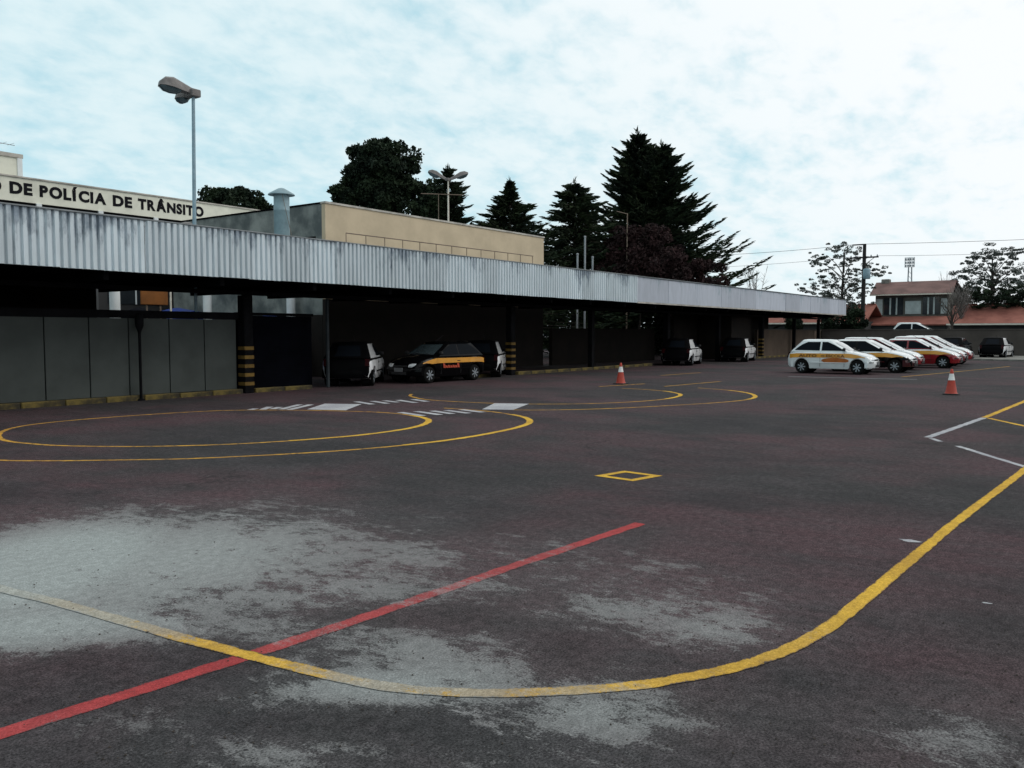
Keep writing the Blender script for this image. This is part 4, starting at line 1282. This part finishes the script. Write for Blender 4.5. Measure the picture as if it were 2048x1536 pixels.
def limb_tree(name, label, base, zbase, height, crown_c, crown_r, n_clumps, clump_r, per, leaf, mat, seed, trunk_r=.22, bark='bark', shell=0.35, nlimbs=16, squash=.7, group='trees behind the canopy', hollow=None):
    rng = np.random.default_rng(seed)
    t_ = thing(name, label, 'tree', (base[0], base[1], zbase), group=group)
    cc, cr = np.array(crown_c, float), np.array(crown_r, float)
    C_ = []
    while len(C_) < n_clumps:
        d = rng.normal(size=3); d /= np.linalg.norm(d)
        r_ = rng.uniform(shell, 1) ** .6
        p = cc + d * r_ * cr * rng.uniform(.82, 1.06)
        if p[2] < cc[2] - cr[2] * .92: continue
        C_.append(p)
    V = clump_cloud(C_, clump_r * rng.uniform(.6, 1.25, size=n_clumps), per, leaf, rng, squash)
    mbt = MB()
    tr0 = Vector((base[0], base[1], zbase))
    tip = Vector(tuple(cc + np.array([0, 0, cr[2] * .3])))
    mid = tr0.lerp(tip, .5) + Vector((rng.normal() * .15, rng.normal() * .15, 0))
    mbt.tube([tr0, mid, tip], [trunk_r, trunk_r * .7, trunk_r * .25], 8)
    for k in range(nlimbs):
        p = Vector(tuple(C_[rng.integers(len(C_))]))
        s = tr0.lerp(tip, rng.uniform(.45, .9))
        m = s.lerp(p, .55) + Vector((0, 0, rng.uniform(-.2, .4)))
        mbt.tube([s, m, p], [trunk_r * .32, trunk_r * .2, trunk_r * .06], 6)
    mbt.build('trunk', M[bark], t_, 40)
    quads_mesh('crown', V, M[mat], t_)
    return t_
def fronds(P, D, L_, W_, rng):
    """tapering fronds at P along D"""
    n = len(P)
    s = rng.normal(size=(n, 3))
    s -= (s * D).sum(1, keepdims=True) * D
    s /= np.linalg.norm(s, axis=1, keepdims=True) + 1e-9
    return np.stack([P - s * W_ * .5, P + s * W_ * .5, P + D * L_ + s * W_ * .08, P + D * L_ - s * W_ * .08], 1)
def conifer(name, label, base, zbase, height, radius, seed, mat='fol_conifer', power=.8, n_br=240, per=70, upturn=.35, leaders=None, droop=.1, skirt=.0, leaf=.5, group='conifers behind the canopy', tipfan=0.35, lean=(0, 0)):
    rng = np.random.default_rng(seed)
    t_ = thing(name, label, 'tree', (base[0], base[1], zbase), group=group)
    out = []
    mbt = MB()
    b0 = np.array([base[0], base[1], zbase])
    lds = leaders or [(0, 0, 1.0)]
    for (lx, ly, hs) in lds:
        h = height * hs
        tip = b0 + np.array([lx + lean[0], ly + lean[1], h])
        low = b0 + np.array([lx * .3, ly * .3, 0])
        mbt.tube([Vector(tuple(low)), Vector(tuple(low * .5 + tip * .5)), Vector(tuple(tip))], [.28, .16, .02], 8)
        n = int(n_br * hs / len(lds) * (1.2 if len(lds) > 1 else 1))
        for k in range(n):
            u = (k + rng.uniform(0, 1)) / n                  # 0 base .. 1 tip
            u = u ** .85
            p0 = low + (tip - low) * u
            az = k * 2.399963 + rng.uniform(-1.1, 1.1)
            ln = radius * max(0.03, (1 - u)) ** power * (rng.uniform(.45, .95) if rng.uniform() < .62 else rng.uniform(.9, 1.22)) + .12
            ln *= 1 + .10 * math.sin(3 * az + seed) + .12 * math.sin(9 * u + 2 * az)
            if skirt and u < skirt: ln *= .75 + .25 * u / skirt
            dh = np.array([math.cos(az), math.sin(az), 0])
            q = rng.uniform(0.08, 1, size=per) ** .75
            zc = -droop * ln * np.sin(q * math.pi * .7) + upturn * ln * q ** 2.2 * rng.uniform(.6, 1.4)
            P = p0 + dh * (ln * q)[:, None] + np.stack([np.zeros(per), np.zeros(per), zc], 1)
            slope = np.gradient(zc) if False else (upturn * 2.2 * q ** 1.2 - droop)
            D = np.tile(dh, (per, 1)) + np.stack([np.zeros(per), np.zeros(per), slope], 1)
            spread = (1 - q * .92)[:, None] * rng.normal(size=(per, 3)) * np.array([.62, .62, .38])
            D = D + spread
            D /= np.linalg.norm(D, axis=1, keepdims=True)
            P = P + rng.normal(size=(per, 3)) * ((.10 * leaf + .045 * ln) * (1.06 - q)[:, None])
            lf = leaf * (1.15 - .5 * q) * min(1, .35 + ln / 2)
            out.append(fronds(P, D, lf[:, None], (leaf * .32 * (1.1 - .6 * q))[:, None], rng))
            mbt.tube([Vector(tuple(p0)), Vector(tuple(p0 + dh * ln * .6 + np.array([0, 0, -droop * ln * .5])))], [.04, .012], 4, False)
        # leader spire
        q = rng.uniform(.86, 1.02, size=60)
        P = low + (tip - low) * q[:, None] + rng.normal(size=(60, 3)) * .05
        D = np.tile(np.array([lx * .02 - .1, ly * .02, 1.0]), (60, 1)) + rng.normal(size=(60, 3)) * .35
        D /= np.linalg.norm(D, axis=1, keepdims=True)
        out.append(fronds(P, D, np.full((60, 1), leaf * .8), np.full((60, 1), leaf * .22), rng))
    mbt.build('trunk', M['bark'], t_, 40)
    quads_mesh('crown', np.concatenate(out), M[mat], t_)
    return t_

limb_tree('round_tree', 'big dark round crowned tree behind the tan block', (39.1, 38.7), 0, 14, (39.1, 38.7, 11.35), (2.25, 2.25, 2.95), 150, .62, 230, .24, 'fol_dark', 5, .26, shell=.25)
limb_tree('round_tree', 'small lower dark crown left of the big round tree', (37.5, 40.2), 0, 10, (37.55, 40.15, 10.2), (1.0, 1.0, 1.35), 40, .5, 200, .24, 'fol_dark', 15, .16, nlimbs=8)
limb_tree('round_tree', 'low dark domed tree beside the flue and lettering', (35.1, 48.6), 0, 11, (35.1, 48.6, 10.1), (2.3, 2.3, 1.25), 60, .6, 220, .26, 'fol_dark', 8, .22)
limb_tree('round_tree', 'dark tree filling in behind the twin lamp', (41.2, 36.6), 0, 10, (41.2, 36.6, 9.6), (1.4, 1.4, 1.6), 50, .55, 220, .24, 'fol_dark', 28, .18)
conifer('conifer_tree', 'dark pointed conifer behind the twin lamp', (41.85, 35.7), 3.5, 8.6, 3.2, 21, power=.62, n_br=150, per=95, upturn=.2, leaf=.40, mat='fol_dark')
conifer('conifer_tree', 'narrow topped conifer right of the twin lamp', (48.25, 35.5), 2.0, 10.2, 13.5, 22, power=1.25, n_br=300, per=120, upturn=.10, droop=.06, leaf=.42, mat='fol_conifer')
conifer('conifer_tree', 'broad dark conifer left of the tallest tree', (52.6, 32.9), 1.0, 11.4, 6.2, 23, power=.55, n_br=250, per=130, upturn=.10, droop=.20, leaf=.46, mat='fol_conifer')
conifer('conifer_tree', 'tallest double tipped conifer with sharp upturned branches', (62.4, 31.3), 0.5, 17.1, 8.7, 24, power=.72, n_br=470, per=165, upturn=.24, droop=.14, leaf=.58, leaders=[(-.3, 1.6, 1.0), (.6, -.1, .94)], mat='fol_conifer')
limb_tree('red_leaf_tree', 'reddish brown leaved tree before the tallest conifer', (54.0, 28.4), 0, 9, (54.0, 28.4, 6.2), (2.6, 3.6, 3.2), 130, .75, 180, .24, 'fol_red', 9, .2, shell=.3)
limb_tree('red_leaf_tree', 'lower reddish brown tree right of the thin pole', (58.5, 27.6), 0, 7, (58.5, 27.2, 5.2), (2.4, 3.9, 2.9), 110, .55, 190, .24, 'fol_red', 10, .18, shell=.3)
limb_tree('yellow_shrub', 'yellowish shrub glimpsed under the canopy above the low wall', (56.5, 31.6), 0, 3.2, (56.5, 31.6, 2.7), (1.5, 1.5, .8), 26, .45, 150, .2, 'fol_yellow', 12, .08, nlimbs=6, group='shrubs')
for i, (x, y, lb) in enumerate(((75.2, 21.2, 'dark shrub above the wall at the canopy end'), (75.4, 19.2, 'dark shrub nearest the canopy end corner'), (75.6, 24.4, 'dark narrow shrub seen under the far canopy'))):
    limb_tree('dark_shrub', lb, (x, y), .9, 3.6, (x, y, 2.6), (.9, .95 if i < 2 else .55, 1.3), 34, .5, 150, .2, 'fol_dark', 40 + i, .08, nlimbs=6, group='dark shrubs')
# unseen trees and wall, added to darken car reflections and under-canopy light
rng_ = np.random.default_rng(77)
cs = np.stack([rng_.uniform(-25, 80, 900), rng_.uniform(-27, -24, 900), rng_.uniform(.3, 5.2, 900)], 1)
tag(quads_mesh('added_tree_belt', clump_cloud(cs, rng_.uniform(.7, 1.3, 900), 46, .6, rng_), M['fol_dark']), 'added unseen belt of dark trees along the open side of the lot', 'trees', kind='stuff')
tag(MB().box(-30, 71.1, -22.2, -22.0, 0, 1.95).build('side_wall', M['grey_brown_wall']), 'added unseen boundary wall along the open side of the lot', 'wall')
# trees beyond the far wall
def open_tree(name, label, base, zb, pads, mat, seed, trunk_top, trunk_r=.18, leaf=.22, per=170, squash=.45):
    rng = np.random.default_rng(seed)
    t_ = thing(name, label, 'tree', (base[0], base[1], zb), group='trees beyond the far wall')
    mbt = MB()
    b0 = Vector((base[0], base[1], zb)); tp = Vector(trunk_top)
    mbt.tube([b0, b0.lerp(tp, .5) + Vector((.1, .25, 0)), tp], [trunk_r, trunk_r * .7, trunk_r * .3], 8)
    out = []
    for (x, y, z, r_) in pads:
        p = Vector((x, y, z))
        s = b0.lerp(tp, min(.95, max(.35, (z - zb) / max(.1, tp.z - zb) * .75)))
        mbt.tube([s, s.lerp(p, .5) + Vector((0, 0, .25)), p], [trunk_r * .3, trunk_r * .18, .015], 5)
        n = max(7, int(r_ * 17))
        cs = np.array([x, y, z]) + rng.normal(size=(n, 3)) * np.array([r_ * .85, r_ * .9, r_ * .50])
        out.append(clump_cloud(cs, r_ * rng.uniform(.16, .55, size=n), per // 3, leaf * .72, rng, squash))
    mbt.build('trunk', M['bark'], t_, 40)
    quads_mesh('crown', np.concatenate(out), M[mat], t_)
    return t_
def dpt(px, py, d):
    f = Vector((CA * math.cos(PITCH), SA * math.cos(PITCH), -math.sin(PITCH)))
    r_ = Vector((SA, -CA, 0)); u = r_.cross(f)
    v = f * 1700 + r_ * (px - 1024) - u * (py - 768)
    k = d / math.hypot(v.x, v.y)
    return Vector((v.x * k, v.y * k, H_EYE + v.z * k))
pd = [(1690, 498, .9), (1655, 512, .8), (1630, 520, .7), (1712, 512, .8), (1648, 528, .7), (1742, 545, .9), (1760, 547, .6), (1680, 540, .8), (1640, 560, .9), (1615, 575, .8),
      (1665, 575, .9), (1700, 565, .9), (1720, 580, .8), (1690, 590, .9), (1640, 592, 1.0), (1720, 605, .8), (1705, 620, .7), (1670, 600, .9), (1655, 555, .6), (1708, 535, .6)]
P_ = [dpt(a, b, 93 + random.uniform(-1.5, 1.5)) for a, b, _ in pd]
b_ = dpt(1690, 655, 93)
open_tree('open_tree', 'open spreading tree behind the utility pole', (b_.x, b_.y), .9, [(p.x, p.y, p.z, q[2]) for p, q in zip(P_, pd)], 'fol_grey', 31, dpt(1688, 505, 93), .2)
pd = [(1945, 520, .9), (1965, 512, .8), (2000, 505, .9), (2030, 508, .9), (1985, 530, .9), (1940, 545, .9), (1930, 560, .8), (1965, 552, .9), (2010, 540, 1.0), (2045, 535, 1.0), (1950, 570, .9), (1990, 566, 1.0), (2030, 566, 1.0), (2070, 550, 1.1), (2070, 520, 1.0),
      (1925, 578, .7), (1975, 585, 1.1), (2015, 585, 1.1), (2050, 588, 1.1), (1940, 590, .9), (2085, 580, 1.1)]
P_ = [dpt(a, b, 100 + random.uniform(-1.5, 1.5)) for a, b, _ in pd]
b_ = dpt(1992, 655, 100)
open_tree('open_tree', 'grey green open tree at the right edge above red roofs', (b_.x, b_.y), .9, [(p.x, p.y, p.z, q[2]) for p, q in zip(P_, pd)], 'fol_grey', 32, dpt(1985, 515, 100), .22, per=190)
pd = [(1945, 590, .8), (1975, 596, .9), (2010, 598, .9), (2045, 596, .9), (1935, 586, .7), (1990, 588, .9), (2020, 590, .9), (2060, 588, .9), (1950, 600, .8), (2000, 606, .8), (1960, 608, .6), (2030, 610, .6), (2080, 600, 1.0), (1925, 600, .6)]
P_ = [dpt(a, b, 88) for a, b, _ in pd]
b_ = dpt(1998, 655, 88)
open_tree('flat_tree', 'dark flat spreading tree before the right red roof', (b_.x, b_.y), .9, [(p.x, p.y, p.z, q[2]) for p, q in zip(P_, pd)], 'fol_dark', 33, dpt(1995, 600, 88), .16, per=240)
def bare_tree(label, px, pyb, pyt, d, seed, spread=25, zb=.9, r0=.07, mat='pale_bark', n=18):
    rng = random.Random(seed)
    b0 = dpt(px, pyb, d); b0.z = zb
    t_ = thing('bare_tree', label, 'tree', b0, group='bare trees')
    tp = dpt(px, pyt, d)
    tm = MB(); tm.tube([b0, b0.lerp(tp, .55)], [r0, r0 * .7], 6)
    tm.build('trunk', M[mat], t_)
    br = MB()
    for k in range(n):
        s = b0.lerp(tp, rng.uniform(.3, .55))
        e = dpt(px + rng.uniform(-spread, spread), pyt + rng.uniform(-6, 30), d + rng.uniform(-1.2, 1.2))
        m = s.lerp(e, .5) + Vector((0, rng.uniform(-.2, .2), rng.uniform(-.3, .1)))
        br.tube([s, m, e], [r0 * .35, r0 * .22, .012], 4)
        for j in range(4):
            a = m.lerp(e, rng.uniform(0, .8))
            f_ = a + Vector((rng.uniform(-.4, .4), rng.uniform(-.5, .5), rng.uniform(.2, .8)))
            br.tube([a, f_], [.018, .006], 3)
    br.build('branches', M[mat], t_)
bare_tree('pale bare tree at the right foot of the tallest conifer', 1512, 600, 535, 78, 3, 24)
bare_tree('bare tree rising behind the house roof', 1895, 640, 545, 104, 4, 22, mat='bark')
bare_tree('pale twiggy bare tree beside the house gable', 1922, 655, 572, 86, 6, 26, n=46)
bare_tree('dark bare tree before the right side of the house', 1905, 655, 588, 80, 5, 40, mat='bark', r0=.11)

# ------------------------------------------------------------------ houses, pole and mast beyond the wall
def roof_thing(name, label, X0, X1, Y0, Y1, ze, zr_, mat='tile', walls='house_dark', zb=.9):
    """gabled house, ridge along Y, X0 is the side towards the lot"""
    t_ = thing(name, label, 'house', ((X0 + X1) / 2, (Y0 + Y1) / 2, zb))
    MB().box(X0 + .5, X1 - .5, Y0 + .4, Y1 - .4, zb, ze + .1).build('wall', M[walls], t_)
    xm = (X0 + X1) / 2
    rf = MB().prism([(X0, Y0, ze), (xm, Y0, zr_), (X1, Y0, ze), (X1, Y0, ze - .12), (xm, Y0, zr_ - .14), (X0, Y0, ze - .12)], (0, Y1 - Y0, 0)).build('roof', M[mat], t_)
    MB().box(X0 - .06, X0 - .004, Y0, Y1, ze - .16, ze - .02).build('gutter', M['lamp_pale'], rf)
    n = int((Y1 - Y0) / .9)
    for k in range(n):
        y = Y0 + (k + .5) * (Y1 - Y0) / n
        MB().tube([(xm, y - .4, zr_ + .02), (xm, y + .42, zr_ + .02)], .09, 6).build('ridge_tile', M[mat], rf)
    return t_
roof_thing('bungalow', 'low red tiled bungalow left of the utility pole', 86, 94, 20.9, 42, 2.75, 4.55)
roof_thing('bungalow', 'low red tiled roof right of the two storey house', 84, 92, 3.8, 13.6, 2.55, 4.3, walls='house_dark')
roof_thing('shed', 'small pale roofed shed at the right edge', 81, 85, -2, 6.3, 2.3, 3.9, 'tile_brown', 'navy')
hs = thing('two_storey_house', 'two storey house with brown tiled roof and pale shuttered windows', 'house', (95, 18.2, .9))
HX, HY0, HY1 = 92.0, 14.55, 21.9
MB().box(HX + .6, HX + 8, HY0 + .3, HY1 - .3, .9, 5.75).build('wall', M['house_wall'], hs)
rf = MB().prism([(HX - .1, HY0 - .2, 5.62), (HX + 4.2, HY0 + .2, 7.05), (HX + 8.5, HY0 - .2, 5.62), (HX + 8.5, HY0 - .2, 5.49), (HX + 4.2, HY0 + .2, 6.9), (HX - .1, HY0 - .2, 5.49)], (0, HY1 - HY0 + .3, 0)).build('roof', M['tile_brown'], hs)
MB().box(HX - .17, HX - .105, HY0 - .2, HY1 + .1, 5.47, 5.59).build('gutter', M['lamp_pale'], rf)
MB().bbox(HX + 3.7, HX + 4.5, HY1 - .9, HY1 - .1, 6.6, 7.35, .05).build('chimney', M['concrete'], rf)
# lower lean-to roof
lr = MB().prism([(HX - 2.2, HY0 - .6, 2.55), (HX + .6, HY0 - .6, 3.38), (HX + .6, HY0 - .6, 3.26), (HX - 2.2, HY0 - .6, 2.43)], (0, HY1 - HY0 + 1.2, 0)).build('lean_to_roof', M['tile'], hs)
MB().box(HX - 2.0, HX + .59, HY0, HY1, .9, 2.45).build('ground_floor', M['house_dark'], hs)
def pane(ya, yb, za, zb_, mat, nm='window', mull=0):
    f_ = MB().box(HX + .52, HX + .598, ya, yb, za, zb_).build(nm, M[mat], hs)
    for k in range(mull):
        y = ya + (yb - ya) * (k + 1) / (mull + 1)
        MB().box(HX + .46, HX + .518, y - .07, y + .07, za, zb_).build('mullion', M['shutter'], f_)
pane(20.9, 21.5, 3.55, 5.15, 'shutter', 'shutter')
pane(18.95, 20.75, 3.55, 5.25, 'win_dark', 'window', 2)
pane(17.3, 18.75, 3.6, 4.9, 'shutter', 'shutter')
pane(15.6, 17.15, 3.55, 5.25, 'win_dark', 'window', 2)
pane(14.95, 15.5, 3.6, 5.1, 'shutter', 'shutter')
up_ = thing('utility_pole', 'dark utility pole with crossarm and transformer before the houses', 'utility pole', (77.7, 19.15, .9))
MB().tube([(77.7, 19.15, .9), (77.68, 19.12, 9.35)], [.20, .14], 10).build('pole', M['wood_pole'], up_, 40)
MB().box(77.55, 77.68, 17.95, 20.3, 8.15, 8.27).build('crossarm', M['wood_pole'], up_)
MB().box(77.55, 77.68, 19.0, 20.1, 9.28, 9.38).build('crossarm', M['wood_pole'], up_)
for y in (18.05, 18.55, 19.8, 20.2):
    MB().lathe([(.05, 8.27), (.06, 8.33), (.03, 8.42)], (77.6, y, 0), 8).build('insulator', M['metal_grey'], up_)
MB().tube([(77.6, 18.3, 8.15), (77.68, 19.1, 7.6)], .025, 5).build('brace', M['wood_pole'], up_)
MB().lathe([(.27, 6.35), (.30, 6.4), (.30, 7.15), (.25, 7.22), (.05, 7.26)], (77.5, 18.85, 0), 14).build('transformer', M['pole'], up_, 40)
def wire(label, a, b, sag, r_=.016):
    a, b = Vector(a), Vector(b)
    pts = [a.lerp(b, t) - Vector((0, 0, sag * 4 * t * (1 - t))) for t in np.linspace(0, 1, 17)]
    tag(MB().tube(pts, r_, 4).build('overhead_wire', M['wood_pole']), label, 'wire', 'overhead wires')
wire('overhead wire running right from the utility pole top', (77.6, 19.0, 9.35), (82, -14, 9.5), .3)
wire('overhead wire running left from the utility pole top', (77.6, 20.1, 9.35), (74, 48, 9.6), .5)
wire('lower overhead wire running right from the crossarm', (77.6, 18.05, 8.3), (82, -14, 9.0), .5, .012)
wire('lower overhead wire running left behind the conifer', (77.6, 20.2, 8.3), (74, 48, 8.4), .5, .012)
ms = thing('floodlight_mast', 'distant stadium floodlight mast above the house roof', 'floodlight mast', (196.2, 39, 0))
for dx, dy in ((-.3, -.3), (.3, -.3), (.3, .3), (-.3, .3)):
    MB().tube([(196.2 + dx * 2, 39 + dy * 2, 0), (196.2 + dx, 39 + dy, 15.6)], .07, 5).build('leg', M['metal_grey'], ms)
for k in range(14):
    z = 1 + k
    MB().tube([(195.9 + (k % 2) * .6, 38.6, z), (195.9 + ((k + 1) % 2) * .6, 39.4, z + 1)], .04, 4).build('lattice_bar', M['metal_grey'], ms)
fr = MB()
for z in (15.6, 16.3, 17.0, 17.6): fr.box(196.0, 196.1, 38.1, 40.05, z, z + .08)
for y in (38.1, 39.05, 39.97): fr.box(195.98, 196.12, y, y + .08, 15.6, 17.7)
fr.build('frame', M['metal_grey'], ms)
for i in range(3):
    for j in range(4):
        MB().bbox(195.7, 196.0, 38.2 + j * .48, 38.55 + j * .48, 15.72 + i * .68, 16.15 + i * .68, .04).build('floodlight', M['metal_grey'], ms)
